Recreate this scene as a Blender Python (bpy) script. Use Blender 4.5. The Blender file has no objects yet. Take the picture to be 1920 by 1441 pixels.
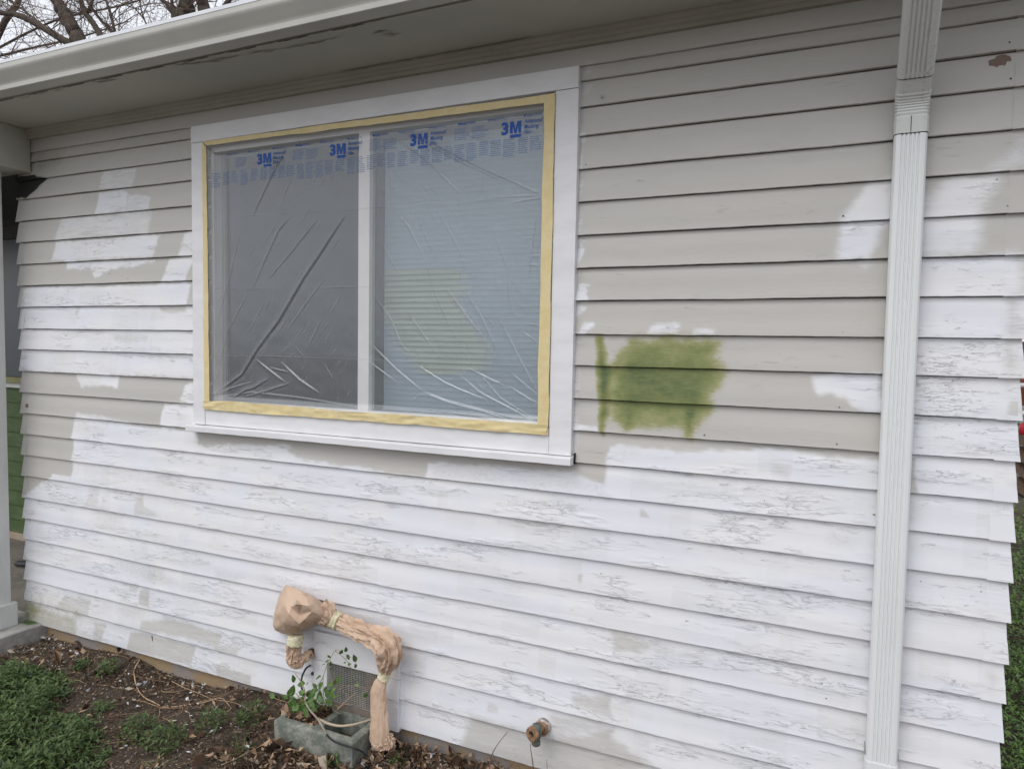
import bpy, math, random
import numpy as np
from mathutils import Vector, Matrix, geometry
from mathutils import noise as mnoise
random.seed(7); rng = np.random.default_rng(7)
R = math.radians
S = bpy.context.scene
COL = S.collection

# ------------------------------------------------------------------ camera, world, sun, exposure
F = 1335.26                                   # focal length in pixels of a 1920 wide frame
def cam_axes(yaw, pitch, roll):
    cy, sy = math.cos(yaw), math.sin(yaw); cp, sp = math.cos(pitch), math.sin(pitch); cr, sr = math.cos(roll), math.sin(roll)
    fwd = np.array([-sy*cp, cy*cp, sp]); right = np.array([cy, sy, 0.0]); up = np.cross(right, fwd)
    return cr*right + sr*up, -sr*right + cr*up, fwd
CR, CU, CF = cam_axes(R(24.856), R(-3.2174), R(0.9547))
CP = np.array([0.0, -2.48988, 1.76202])
cd = bpy.data.cameras.new('camera'); cd.sensor_width = 36; cd.lens = 36*F/1920; cd.clip_start = .05; cd.clip_end = 500
co = bpy.data.objects.new('camera', cd); COL.objects.link(co)
co.matrix_world = Matrix([[CR[0], CU[0], -CF[0], CP[0]], [CR[1], CU[1], -CF[1], CP[1]], [CR[2], CU[2], -CF[2], CP[2]], [0, 0, 0, 1]])
S.camera = co
W = bpy.data.worlds.new('World'); S.world = W; W.use_nodes = True
wt = W.node_tree; wt.nodes.clear()
SUN_EL, SUN_AZ = R(52), R(200)
sky = wt.nodes.new('ShaderNodeTexSky'); sky.sky_type = 'NISHITA'; sky.sun_disc = False
sky.sun_elevation = SUN_EL; sky.sun_rotation = SUN_AZ; sky.dust_density = 5; sky.air_density = 1.0; sky.ozone_density = 2
hs = wt.nodes.new('ShaderNodeHueSaturation'); hs.inputs['Saturation'].default_value = .22; hs.inputs['Value'].default_value = 1.0
bw = wt.nodes.new('ShaderNodeMix'); bw.data_type = 'RGBA'; bw.inputs[0].default_value = .6      # the even grey of a cloud layer
bw.inputs['B'].default_value = (8.6, 8.9, 9.6, 1)
bg = wt.nodes.new('ShaderNodeBackground'); bg.inputs['Strength'].default_value = .13
wo = wt.nodes.new('ShaderNodeOutputWorld')
wt.links.new(sky.outputs[0], hs.inputs['Color']); wt.links.new(hs.outputs[0], bw.inputs['A'])
wt.links.new(bw.outputs['Result'], bg.inputs['Color']); wt.links.new(bg.outputs[0], wo.inputs['Surface'])
sd = bpy.data.lights.new('sun', 'SUN'); sd.energy = .6; sd.angle = R(35); sd.color = (1, .97, .93)
so = bpy.data.objects.new('sun', sd); COL.objects.link(so)
# light comes from behind and left of the photographer, high up
az = R(200)
sdir = Vector((math.sin(az)*math.cos(SUN_EL), math.cos(az)*math.cos(SUN_EL), math.sin(SUN_EL)))
so.rotation_euler = sdir.to_track_quat('Z', 'Y').to_euler()
S.view_settings.view_transform = 'Standard'; S.view_settings.look = 'None'
S.view_settings.exposure = 0.20; S.view_settings.gamma = 1.0
S.cycles.max_bounces = 10; S.cycles.transparent_max_bounces = 16

# ------------------------------------------------------------------ helpers: measured points
def _ray(px, py): return (px-960)/F*CR - (py-720.5)/F*CU + CF
def PY(px, py, y=0.0):
    d = _ray(px, py); t = (y-CP[1])/d[1]; return CP + t*d
def PZ(px, py, z=0.0):
    d = _ray(px, py); t = (z-CP[2])/d[2]; return CP + t*d
def PXZ(pts): return [(float(PY(a, b)[0]), float(PY(a, b)[2])) for a, b in pts]

# ------------------------------------------------------------------ helpers: materials
class NT:
    def __init__(s, name):
        s.m = bpy.data.materials.new(name); s.m.use_nodes = True; s.t = s.m.node_tree; s.t.nodes.clear()
        s.out = s.t.nodes.new('ShaderNodeOutputMaterial')
        s.tc = s.t.nodes.new('ShaderNodeTexCoord')
    def n(s, typ, ins=None, **props):
        nd = s.t.nodes.new(typ)
        for k, v in props.items(): setattr(nd, k, v)
        for k, v in (ins or {}).items():
            sk = nd.inputs[k]
            if isinstance(v, bpy.types.NodeSocket): s.t.links.new(v, sk)
            else:
                try: sk.default_value = v
                except Exception: sk.default_value = (*v, 1)
        return nd
    def math(s, op, a, b=0.0, clamp=False):
        return s.n('ShaderNodeMath', {0: a, 1: b}, operation=op, use_clamp=clamp).outputs[0]
    def mr(s, v, a, b, c=0.0, d=1.0, smooth=True):
        return s.n('ShaderNodeMapRange', {'Value': v, 'From Min': a, 'From Max': b, 'To Min': c, 'To Max': d},
                   interpolation_type='SMOOTHSTEP' if smooth else 'LINEAR').outputs[0]
    def mix(s, f, a, b, blend='MIX'):
        nd = s.t.nodes.new('ShaderNodeMix'); nd.data_type = 'RGBA'; nd.blend_type = blend
        for sk, v in ((nd.inputs[0], f), (nd.inputs['A'], a), (nd.inputs['B'], b)):
            if isinstance(v, bpy.types.NodeSocket): s.t.links.new(v, sk)
            elif sk == nd.inputs[0]: sk.default_value = v
            else: sk.default_value = (*v, 1)
        return nd.outputs['Result']
    def noise(s, scale=(1, 1, 1), detail=3, rough=.55, off=(0, 0, 0), dist=0.0, coord=None):
        mp = s.n('ShaderNodeMapping', {'Vector': coord or s.tc.outputs['Object'], 'Scale': scale, 'Location': off})
        return s.n('ShaderNodeTexNoise', {'Vector': mp.outputs[0], 'Scale': 1.0, 'Detail': detail, 'Roughness': rough, 'Distortion': dist}).outputs[0]
    def attr(s, name, ch=None):
        a = s.n('ShaderNodeAttribute', attribute_name=name)
        if ch is None: return a
        sp = s.n('ShaderNodeSeparateColor', {0: a.outputs['Color']}); return sp.outputs[ch]
    def bump(s, h, strength=.5, dist=.002, normal=None):
        ins = {'Height': h, 'Strength': strength, 'Distance': dist}
        if normal is not None: ins['Normal'] = normal
        return s.n('ShaderNodeBump', ins).outputs[0]
    def bsdf(s, col, rough=.6, normal=None, spec=.4, **kw):
        ins = {'Base Color': col, 'Roughness': rough, 'Specular IOR Level': spec}
        if normal is not None: ins['Normal'] = normal
        ins.update(kw)
        return s.n('ShaderNodeBsdfPrincipled', ins)
    def done(s, sh):
        s.t.links.new(sh, s.out.inputs['Surface']); return s.m

def paint(name, col, rough=.55, vary=.06, scale=6, bump=.15, bscale=60, col2=None, spec=.35, stretch=(1, 1, 1)):
    g = NT(name)
    n1 = g.noise(tuple(scale*k for k in stretch), 5, .6)
    c2 = col2 or tuple(max(0, c*(1-vary*3)) for c in col)
    c = g.mix(g.mr(n1, .35, .7), col, c2)
    n2 = g.noise(tuple(bscale*k for k in stretch), 4, .6, off=(3, 5, 1))
    return g.done(g.bsdf(c, rough, g.bump(n2, bump, .002), spec).outputs[0])

# ------------------------------------------------------------------ helpers: meshes
class MB:
    def __init__(s): s.v = []; s.f = []; s.mi = []; s.cur = 0
    def quad(s, a, b, c, d):
        i = len(s.v); s.v += [tuple(a), tuple(b), tuple(c), tuple(d)]; s.f.append((i, i+1, i+2, i+3)); s.mi.append(s.cur)
    def box(s, x0, x1, y0, y1, z0, z1, M=None):
        i = len(s.v)
        P = [(x, y, z) for x in (x0, x1) for y in (y0, y1) for z in (z0, z1)]
        if M is not None: P = [tuple(M @ Vector(p)) for p in P]
        s.v += P
        for q in ((0, 1, 3, 2), (4, 6, 7, 5), (0, 4, 5, 1), (2, 3, 7, 6), (0, 2, 6, 4), (1, 5, 7, 3)):
            s.f.append(tuple(i+k for k in q)); s.mi.append(s.cur)
    def loft(s, rings, cap=True, closed=True):
        n = len(rings[0]); base = len(s.v)
        for r_ in rings: s.v += [tuple(p) for p in r_]
        for a in range(len(rings)-1):
            for k in range(n if closed else n-1):
                k2 = (k+1) % n
                s.f.append((base+a*n+k, base+a*n+k2, base+(a+1)*n+k2, base+(a+1)*n+k)); s.mi.append(s.cur)
        if cap and closed:
            s.f.append(tuple(base+k for k in range(n))[::-1]); s.mi.append(s.cur)
            s.f.append(tuple(base+(len(rings)-1)*n+k for k in range(n))); s.mi.append(s.cur)
    def tube(s, path, rad, n=8, cap=True):
        path = [Vector(p) for p in path]
        if not hasattr(rad, '__len__'): rad = [rad]*len(path)
        up = Vector((0, 0, 1)); rings = []; prev = None
        for i, p in enumerate(path):
            t = (path[min(i+1, len(path)-1)] - path[max(i-1, 0)])
            if t.length < 1e-9: t = Vector((0, 0, 1))
            t.normalize()
            if prev is None:
                a = t.orthogonal().normalized()
            else:
                a = prev - t*prev.dot(t)
                a = a.normalized() if a.length > 1e-6 else t.orthogonal().normalized()
            prev = a; b = t.cross(a)
            rings.append([p + (a*math.cos(2*math.pi*k/n) + b*math.sin(2*math.pi*k/n))*rad[i] for k in range(n)])
        s.loft(rings, cap)
    def build(s, name, mat, parent=None, smooth=False, bevel=0.0):
        me = bpy.data.meshes.new(name); me.from_pydata([tuple(map(float, p)) for p in s.v], [], s.f)
        mats = mat if isinstance(mat, (list, tuple)) else [mat]
        for m in mats: me.materials.append(m)
        if len(mats) > 1: me.polygons.foreach_set('material_index', s.mi)
        if smooth: me.polygons.foreach_set('use_smooth', [True]*len(me.polygons))
        me.update()
        o = bpy.data.objects.new(name, me); COL.objects.link(o)
        if parent is not None: o.parent = parent
        if bevel > 0:
            b = o.modifiers.new('bevel', 'BEVEL'); b.width = bevel; b.segments = 2; b.limit_method = 'ANGLE'
        return o
def grid_obj(name, P, mat, parent=None, smooth=True, keep=None):
    """P: (rows, cols, 3) array of points -> mesh"""
    r_, c_, _ = P.shape
    idx = np.arange(r_*c_).reshape(r_, c_)
    q = np.stack([idx[:-1, :-1], idx[1:, :-1], idx[1:, 1:], idx[:-1, 1:]], -1).reshape(-1, 4)
    if keep is not None: q = q[keep.reshape(-1)]
    return np_obj(name, P.reshape(-1, 3), q, mat, parent, smooth)
def np_obj(name, V, Q, mat, parent=None, smooth=False, midx=None):
    me = bpy.data.meshes.new(name); k = Q.shape[1]
    me.vertices.add(len(V)); me.vertices.foreach_set('co', np.ascontiguousarray(V, dtype=np.float32).ravel())
    me.loops.add(Q.size); me.loops.foreach_set('vertex_index', np.ascontiguousarray(Q, dtype=np.int32).ravel())
    me.polygons.add(len(Q)); me.polygons.foreach_set('loop_start', np.arange(0, Q.size, k, dtype=np.int32))
    me.polygons.foreach_set('loop_total', np.full(len(Q), k, dtype=np.int32))
    for m in (mat if isinstance(mat, (list, tuple)) else [mat]): me.materials.append(m)
    if midx is not None: me.polygons.foreach_set('material_index', np.asarray(midx, dtype=np.int32))
    me.polygons.foreach_set('use_smooth', np.full(len(Q), smooth))
    me.update(calc_edges=True); me.validate()
    o = bpy.data.objects.new(name, me); COL.objects.link(o)
    if parent is not None: o.parent = parent
    return o
def tag(o, label=None, cat=None, group=None, kind=None):
    if label: o['label'] = label
    if cat: o['category'] = cat
    if group: o['group'] = group
    if kind: o['kind'] = kind
    return o
def empty(name, loc, label, cat, group=None):
    o = bpy.data.objects.new(name, None); COL.objects.link(o); o.location = (0, 0, 0)
    o.empty_display_size = .1
    o.location = loc
    return tag(o, label, cat, group)
def keep_world(parent):
    """children were modelled in world space: undo the empty's offset"""
    for ch in COL.objects:
        if ch.parent == parent: ch.matrix_parent_inverse = Matrix.Translation(-Vector(parent.location))
def sdf(poly, X, Z):
    d = np.full(X.shape, 1e9); ins = np.zeros(X.shape, bool); n = len(poly)
    for i in range(n):
        ax, az_ = poly[i]; bx, bz = poly[(i+1) % n]
        ex, ez = bx-ax, bz-az_; wx, wz = X-ax, Z-az_
        t = np.clip((wx*ex+wz*ez)/(ex*ex+ez*ez+1e-12), 0, 1)
        d = np.minimum(d, np.hypot(wx-t*ex, wz-t*ez))
        c = ((az_ > Z) != (bz > Z)) & (X < (bx-ax)*(Z-az_)/((bz-az_)+1e-12)+ax)
        ins ^= c
    return np.where(ins, -d, d)
def fbm(X, Z, seed=0, octs=4, sx=1.0, sz=1.0):
    """cheap smooth noise from rotated sines, about -1..1"""
    r_ = np.random.default_rng(seed); out = np.zeros_like(X); amp = 1.0; tot = 0
    for o in range(octs):
        for _ in range(3):
            a = r_.uniform(0, 6.28); f = (2**o)*r_.uniform(.7, 1.3); p = r_.uniform(0, 6.28)
            out += amp*np.sin(f*(X*sx*math.cos(a)+Z*sz*math.sin(a))*6.28+p+1.3*np.sin(f*3.1*(X*sx*math.sin(a)-Z*sz*math.cos(a))+p*2))
        tot += amp*1.7; amp *= .55
    return out/tot

# ------------------------------------------------------------------ wall geometry (course heights measured from the photograph)
ZK = [2.90, 2.7736, 2.7209, 2.6266, 2.5251, 2.4052, 2.2877, 2.1669, 2.047, 1.9284, 1.8054, 1.6904, 1.568, 1.448, 1.3281,
      1.2099, 1.0896, .9694, .8442, .7245, .6052, .482, .3667, .2463, .12]
WL, WR = -4.232, .468                       # left and right ends of the front wall
OPEN = (-2.75, -1.005, 1.445, 2.672)         # window opening x0 x1 z0 z1
VENT = (-2.09, -1.675, .02, .445)

# ---- siding material
def siding_material():
    g = NT('siding_paint')
    w = g.attr('paint', 0); gr = g.attr('paint', 1); di = g.attr('paint', 2)
    n_edge = g.noise((9, 9, 60), 5, .7)
    n_fine = g.noise((30, 30, 220), 4, .75, off=(7, 2, 4))
    ne = g.math('ADD', g.math('MULTIPLY', n_edge, .6), g.math('MULTIPLY', n_fine, .4))
    ww = g.math('MULTIPLY', g.math('MULTIPLY', w, g.math('SUBTRACT', 1.0, w)), 4.0)
    w2 = g.math('ADD', w, g.math('MULTIPLY', g.math('SUBTRACT', ne, .5), g.math('MULTIPLY', ww, 2.2)), True)
    beige = g.mix(g.mr(g.noise((2, 2, 9), 4, .6, off=(1, 9, 3)), .35, .7), (.53, .51, .475), (.505, .49, .46))
    cool = g.mr(g.noise((2.2, 2.2, 5.5), 2, .5, off=(4, 4, 4)), .42, .58)
    white = g.mix(cool, (.752, .764, .806), (.786, .782, .797))
    col = g.mix(w2, beige, white)
    # olive overspray
    gs = g.math('ADD', g.math('MULTIPLY', g.math('SUBTRACT', n_fine, .5), .5), g.math('MULTIPLY', g.math('SUBTRACT', g.noise((16, 16, 22), 5, .65, off=(4, 1, 1)), .5), .6))
    gm = g.mr(gr, 0.0, .25)
    gn = g.math('ADD', gr, g.math('MULTIPLY', gs, gm), True)
    rp = g.n('ShaderNodeValToRGB', {0: gn})
    e = rp.color_ramp.elements; e[0].position = 0; e[0].color = (.40, .38, .31, 1); e[1].position = 1; e[1].color = (.085, .125, .045, 1)
    a = e.new(.33); a.color = (.335, .33, .165, 1); b = e.new(.66); b.color = (.20, .225, .078, 1)
    col = g.mix(g.mr(gn, .04, .42), col, rp.outputs[0])
    # dirt, mildew and specks, plus a dark hole painted near-black
    sp = g.mr(g.noise((70, 70, 130), 5, .75, off=(5, 5, 5)), .46, .62)
    dd = g.math('MULTIPLY', di, g.math('ADD', .35, g.math('MULTIPLY', sp, .65)))
    col = g.mix(g.math('MULTIPLY', dd, .8, True), col, (.10, .095, .08))
    col = g.mix(g.mr(di, .72, .95), col, (.02, .022, .018))
    # hairline cracks running with the grain
    c1 = g.noise((6, 6, 80), 7, .72, off=(2, 0, 8), dist=.5)
    ridge = g.math('ABSOLUTE', g.math('SUBTRACT', c1, .5))
    crk = g.mr(ridge, 0.0, .006, 1.0, 0.0)
    m1 = g.mr(g.noise((1.6, 1.6, 11), 3, .6, off=(8, 1, 1)), .50, .62)
    m1 = g.math('MULTIPLY', m1, g.mr(w, 0, 1, .30, 1.0, False))
    m3 = g.mr(g.noise((14, 14, 55), 3, .6, off=(3, 3, 8)), .55, .61)
    crk = g.math('MULTIPLY', g.math('MULTIPLY', crk, m1), m3)
    col = g.mix(g.math('MULTIPLY', crk, .22), col, (.20, .19, .19))
    # tiny dark pits
    pit = g.mr(g.noise((120, 120, 160), 2, .5, off=(9, 2, 7)), .74, .78)
    pit = g.math('MULTIPLY', pit, g.mr(g.noise((3, 3, 9), 2, .5, off=(1, 2, 2)), .5, .6))
    col = g.mix(g.math('MULTIPLY', pit, .6), col, (.12, .11, .1))
    # relief: lifted flakes, grain, brush marks
    flk = g.noise((7, 7, 42), 6, .66, off=(6, 6, 2), dist=.3)
    flake = g.math('ADD', g.mr(flk, .50, .52), g.math('MULTIPLY', g.mr(g.noise((22, 22, 120), 4, .7, off=(1, 8, 2), dist=.3), .56, .585), .5))
    m2 = g.mr(g.noise((2.4, 2.4, 11), 3, .6, off=(2, 7, 5)), .50, .62)
    m2 = g.math('MULTIPLY', m2, g.mr(w, 0, 1, .12, 1.0, False))
    grain = g.noise((3.5, 3.5, 260), 3, .6, off=(2, 2, 2))
    h = g.math('ADD', g.math('MULTIPLY', g.math('MULTIPLY', flake, m2), .9), g.math('MULTIPLY', grain, g.math('ADD', .12, g.math('MULTIPLY', m1, .5))))
    h = g.math('SUBTRACT', h, g.math('MULTIPLY', crk, 1.2))
    h = g.math('ADD', h, g.math('MULTIPLY', w2, .25))
    h = g.math('ADD', h, g.math('MULTIPLY', n_fine, .18))
    bare = g.t.nodes.new('ShaderNodeAttribute'); bare.attribute_name = 'bare'
    bw_ = g.mr(g.math('ADD', bare.outputs['Fac'], g.math('MULTIPLY', g.math('SUBTRACT', n_fine, .5), g.math('MULTIPLY', bare.outputs['Fac'], 1.6))), .35, .5)
    col = g.mix(bw_, col, (.19, .125, .095)); h = g.math('SUBTRACT', h, g.math('MULTIPLY', bw_, .8))
    nrm = g.bump(h, .85, .0019)
    rough = g.mr(w2, 0, 1, .52, .46, False)
    return g.done(g.bsdf(col, rough, nrm, .4).outputs[0])
M_SIDE = siding_material()

def polyfield(c, X, Z, poly, a, soft, mode='over'):
    P = PXZ(poly) if mode != 'raw' else poly
    xs = [p[0] for p in P]; zs = [p[1] for p in P]; m = 3*soft+.02
    sel = (X > min(xs)-m) & (X < max(xs)+m) & (Z > min(zs)-m) & (Z < max(zs)+m)
    if not sel.any(): return
    soft = soft*1.4
    d = sdf(P, X[sel], Z[sel]); d = d + fbm(X[sel], Z[sel], 5, 3, 7, 9)*min(.006, soft*.8+.0015)
    t = np.clip(.5-d/(2*soft), 0, 1); t = t*t*(3-2*t)*a
    if mode == 'hole': c[sel] = c[sel]*(1-t)
    elif mode == 'add': c[sel] = np.clip(c[sel]+t, 0, 1)
    else: c[sel] = c[sel] + (1-c[sel])*t if False else np.maximum(c[sel], t)

WHITE = [
 ([(135,783),(250,797),(365,808),(370,835),(540,833),(560,850),(800,885),(800,866),(1075,886),(1130,905),(1136,870),(1141,838),(1160,833),(1200,840),(1276,847),(1350,846),(1440,843),(1560,856),(1660,866),(1720,480),(1830,479),(1925,474),(1960,1600),(-80,1600),(-60,931),(44,931),(56,921),(72,906),(98,894),(130,901),(133,890)],1,.006),
 ([(42,538),(180,536),(365,530),(365,708),(200,702),(30,694)],1,.005),
 ([(137,700),(220,703),(218,728),(190,722),(150,727)],1,.004), ([(344,722),(365,712),(365,757),(336,750),(340,735)],1,.004),
 ([(305,757),(365,758),(365,806),(298,797)],1,.005), ([(142,775),(190,780),(240,792),(142,788)],.8,.008),
 ([(97,888),(130,894),(129,902),(95,899)],1,.003),
 ([(1625,345),(1680,338),(1672,410),(1650,440),(1628,486),(1572,487),(1571,455),(1578,415),(1600,380)],1,.012),
 ([(1600,487),(1632,487),(1622,502)],.4,.012),
 ([(1735,374),(1790,332),(1876,324),(1864,360),(1842,400),(1842,440),(1828,476),(1722,480),(1727,400)],.95,.02),
 ([(1855,314),(1890,297),(1915,265),(1921,300),(1890,318)],.7,.02),
 ([(1523,706),(1560,702),(1650,699),(1655,772),(1622,773),(1600,760),(1585,745),(1560,738),(1532,741)],1,.008),
 ([(1214,624),(1222,612),(1238,606),(1264,605),(1276,611),(1266,627)],.9,.006), ([(1300,624),(1320,616),(1342,619),(1340,628),(1300,628)],.9,.005),
 ([(1083,446),(1097,448),(1095,467),(1085,495),(1079,495)],.9,.004), ([(1082,530),(1106,533),(1098,550),(1100,560),(1078,564)],.95,.004),
 ([(1078,572),(1097,578),(1088,590),(1077,600)],.8,.004), ([(1094,605),(1113,601),(1114,610),(1094,627),(1083,627)],1,.004),
 ([(1075,787),(1087,796),(1122,801),(1120,807),(1073,806)],.95,.004), ([(1090,250),(1094,250),(1083,560),(1077,560)],.5,.004),
 ([(1078,640),(1084,640),(1082,850),(1072,850)],.35,.006), ([(1098,120),(1112,118),(1104,135),(1094,140)],.35,.008),
 ([(1094,160),(1108,160),(1100,175),(1092,178)],.35,.006),
 ([(190,318),(252,314),(247,353),(184,357)],.5,.006), ([(182,360),(236,357),(236,400),(178,402)],.85,.005), ([(236,362),(280,370),(279,399),(236,400)],.6,.005),
 ([(101,451),(112,407),(280,400),(275,438)],.6,.01), ([(112,409),(175,405),(185,420),(175,435),(108,440)],.3,.01),
 ([(100,453),(200,446),(297,438),(285,482),(97,487)],.92,.006),
 ([(120,489),(285,486),(285,491),(262,494),(243,500),(222,500),(205,504),(192,512),(177,521),(167,504),(150,507),(139,504),(121,504)],.9,.004),
 ([(343,438),(365,427),(365,480),(333,480)],.9,.006), ([(313,484),(363,481),(354,500),(346,525),(303,526)],.95,.005),
]
HOLES = [
 ([(354,531),(366,529),(366,574),(349,574)],.9,.004), ([(292,574),(345,574),(345,583),(318,586),(298,583)],.8,.004),
 ([(138,575),(146,575),(142,592),(139,592)],.5,.003), ([(205,627),(240,624),(275,630),(272,640),(235,642),(212,640)],.35,.005), ([(282,650),(305,650),(300,657),(282,655)],.3,.004),
 ([(164,915),(183,915),(181,948),(160,946)],.3,.01), ([(249,946),(264,925),(268,950),(300,968),(252,964)],.5,.006),
 ([(240,1091),(259,1095),(254,1110),(240,1110)],.55,.004), ([(259,1106),(277,1108),(277,1137),(259,1135)],.8,.003),
 ([(124,1118),(166,1125),(165,1158),(100,1140)],.5,.008), ([(40,1128),(141,1163),(141,1192),(89,1180),(40,1160)],.8,.01),
 ([(174,1168),(195,1170),(188,1205),(174,1200)],.6,.006), ([(311,1160),(412,1189),(408,1212),(311,1188),(262,1180),(262,1166)],.8,.008),
 ([(263,1187),(364,1213),(357,1248),(238,1216),(240,1184)],.8,.005), ([(404,1247),(471,1268),(471,1285),(407,1266)],.75,.006),
 ([(398,1208),(447,1214),(444,1229),(407,1226)],.6,.006),
 ([(1146,1185),(1190,1196),(1229,1208),(1199,1226),(1150,1219)],.75,.012), ([(1230,1209),(1330,1232),(1310,1240),(1240,1222)],.35,.012),
 ([(1073,1307),(1143,1302),(1144,1343),(1075,1324)],.65,.008),
 ([(880,1337),(1000,1380),(1030,1386),(1150,1365),(1146,1384),(1225,1437),(1000,1490),(860,1420)],.85,.014),
 ([(1030,1340),(1120,1352),(1150,1366),(1030,1384)],.5,.015),
 ([(1084,1076),(1092,1078),(1090,1097),(1082,1093)],.6,.003), ([(1199,954),(1206,958),(1216,969),(1199,970)],.6,.003),
 ([(913,1319),(932,1326),(932,1338),(913,1335)],.5,.004), ([(635,1147),(729,1160),(729,1172),(640,1165)],.45,.006),
 ([(1897,555),(1912,555),(1920,631),(1893,631)],.7,.01), ([(1888,650),(1912,650),(1920,706),(1895,706)],.7,.008),
 ([(1893,715),(1909,715),(1920,786),(1893,786)],.75,.006), ([(1887,866),(1898,866),(1906,940),(1880,938),(1888,905)],.75,.005),
 ([(1702,857),(1716,860),(1720,924),(1700,924)],.8,.004), ([(1848,1255),(1880,1258),(1860,1295)],.4,.01), ([(1677,1353),(1715,1358),(1700,1372),(1677,1368)],.4,.008),
 ([(520,836),(800,866),(797,897),(560,860)],.9,.006), ([(1445,868),(1480,872),(1478,900),(1450,890)],.3,.01), ([(1076,862),(1137,870),(1131,905),(1076,890)],.6,.012),
 ([(1120,925),(1150,930),(1140,940)],.3,.006), ([(930,975),(985,985),(980,992),(930,985)],.3,.008),
]
GREEN = [
 ([(1180,640),(1240,634),(1346,637),(1344,672),(1354,694),(1348,725),(1334,740),(1334,762),(1316,792),(1297,808),(1289,816),(1276,800),(1190,796),(1173,804),(1163,785),(1161,692),(1172,660)],.62,.036),
 ([(1160,668),(1212,662),(1222,690),(1320,700),(1308,757),(1165,750)],.26,.05), ([(1160,750),(1190,755),(1188,800),(1172,800)],.2,.02),
 ([(1119,632),(1128,632),(1135,680),(1141,692),(1139,748),(1136,772),(1130,812),(1126,812),(1121,725)],.72,.016),
 ([(1118,672),(1163,670),(1163,788),(1130,782)],.33,.02), ([(1127,810),(1132,810),(1130,850),(1127,850)],.2,.008), ([(1292,812),(1302,812),(1300,840),(1294,840)],.16,.01),
 ([(1286,770),(1298,770),(1296,812),(1288,814)],.35,.012), ([(1290,600),(1180,610),(1180,640),(1350,640)],.03,.02),
 ([(1640,180),(1650,200),(1640,230),(1600,235),(1590,215),(1620,195)],.07,.03), ([(1610,800),(1100,800)],0,.01),
 ([(62,296),(118,288),(112,312),(86,334),(58,334)],.16,.05), ([(95,270),(150,262),(140,290),(70,300)],.07,.04),
 ([(34,1120),(70,1140),(60,1165),(40,1160)],.16,.03), ([(40,1100),(160,1135),(140,1190),(40,1150)],.12,.05), ([(240,1150),(420,1185),(400,1240),(240,1215)],.05,.04),
]
DIRT_AND_VOID = [
 ([(10,377),(50,372),(88,333),(40,326),(10,326)],1.0,.006), ([(60,330),(112,296),(104,286),(72,300)],.35,.03),  # first entry paints the dark hole at the missing board corner
 ([(195,1040),(290,1065),(330,1090),(300,1092),(215,1062)],.30,.02), ([(810,880),(1000,893),(1130,910),(1120,925),(950,905),(810,895)],.28,.02),
 ([(1190,1205),(1330,1232),(1420,1250),(1400,1262),(1250,1240)],.26,.02), ([(1560,1000),(1600,1010),(1600,1030),(1555,1020)],.28,.02),
 ([(405,1070),(450,1082),(440,1100),(405,1095)],.22,.015), ([(600,1130),(680,1150),(670,1165),(600,1150)],.18,.02),
 ([(1122,178),(1134,176),(1133,184),(1127,188)],1.0,.005), ([(1460,980),(1480,985),(1475,995)],.15,.01), ([(1700,940),(1720,942),(1722,960),(1705,985)],.25,.02),
 ([(40,1040),(48,1040),(56,1180),(50,1180)],.22,.006), ([(1720,480),(1860,478),(1860,490),(1720,500)],.2,.02),
 ([(800,1300),(850,1320),(830,1335),(790,1320)],.14,.03), ([(1440,1230),(1640,1270),(1640,1285),(1440,1245)],.16,.02),
 ([(880,1395),(1100,1440),(1090,1480),(860,1420)],.15,.03), ([(1380,905),(1650,935),(1650,945),(1400,920)],.18,.015),
]
house = empty('house', (-1.9, 0, 0), 'single storey clapboard house half repainted from beige to white, window masked with film', 'house')

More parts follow.
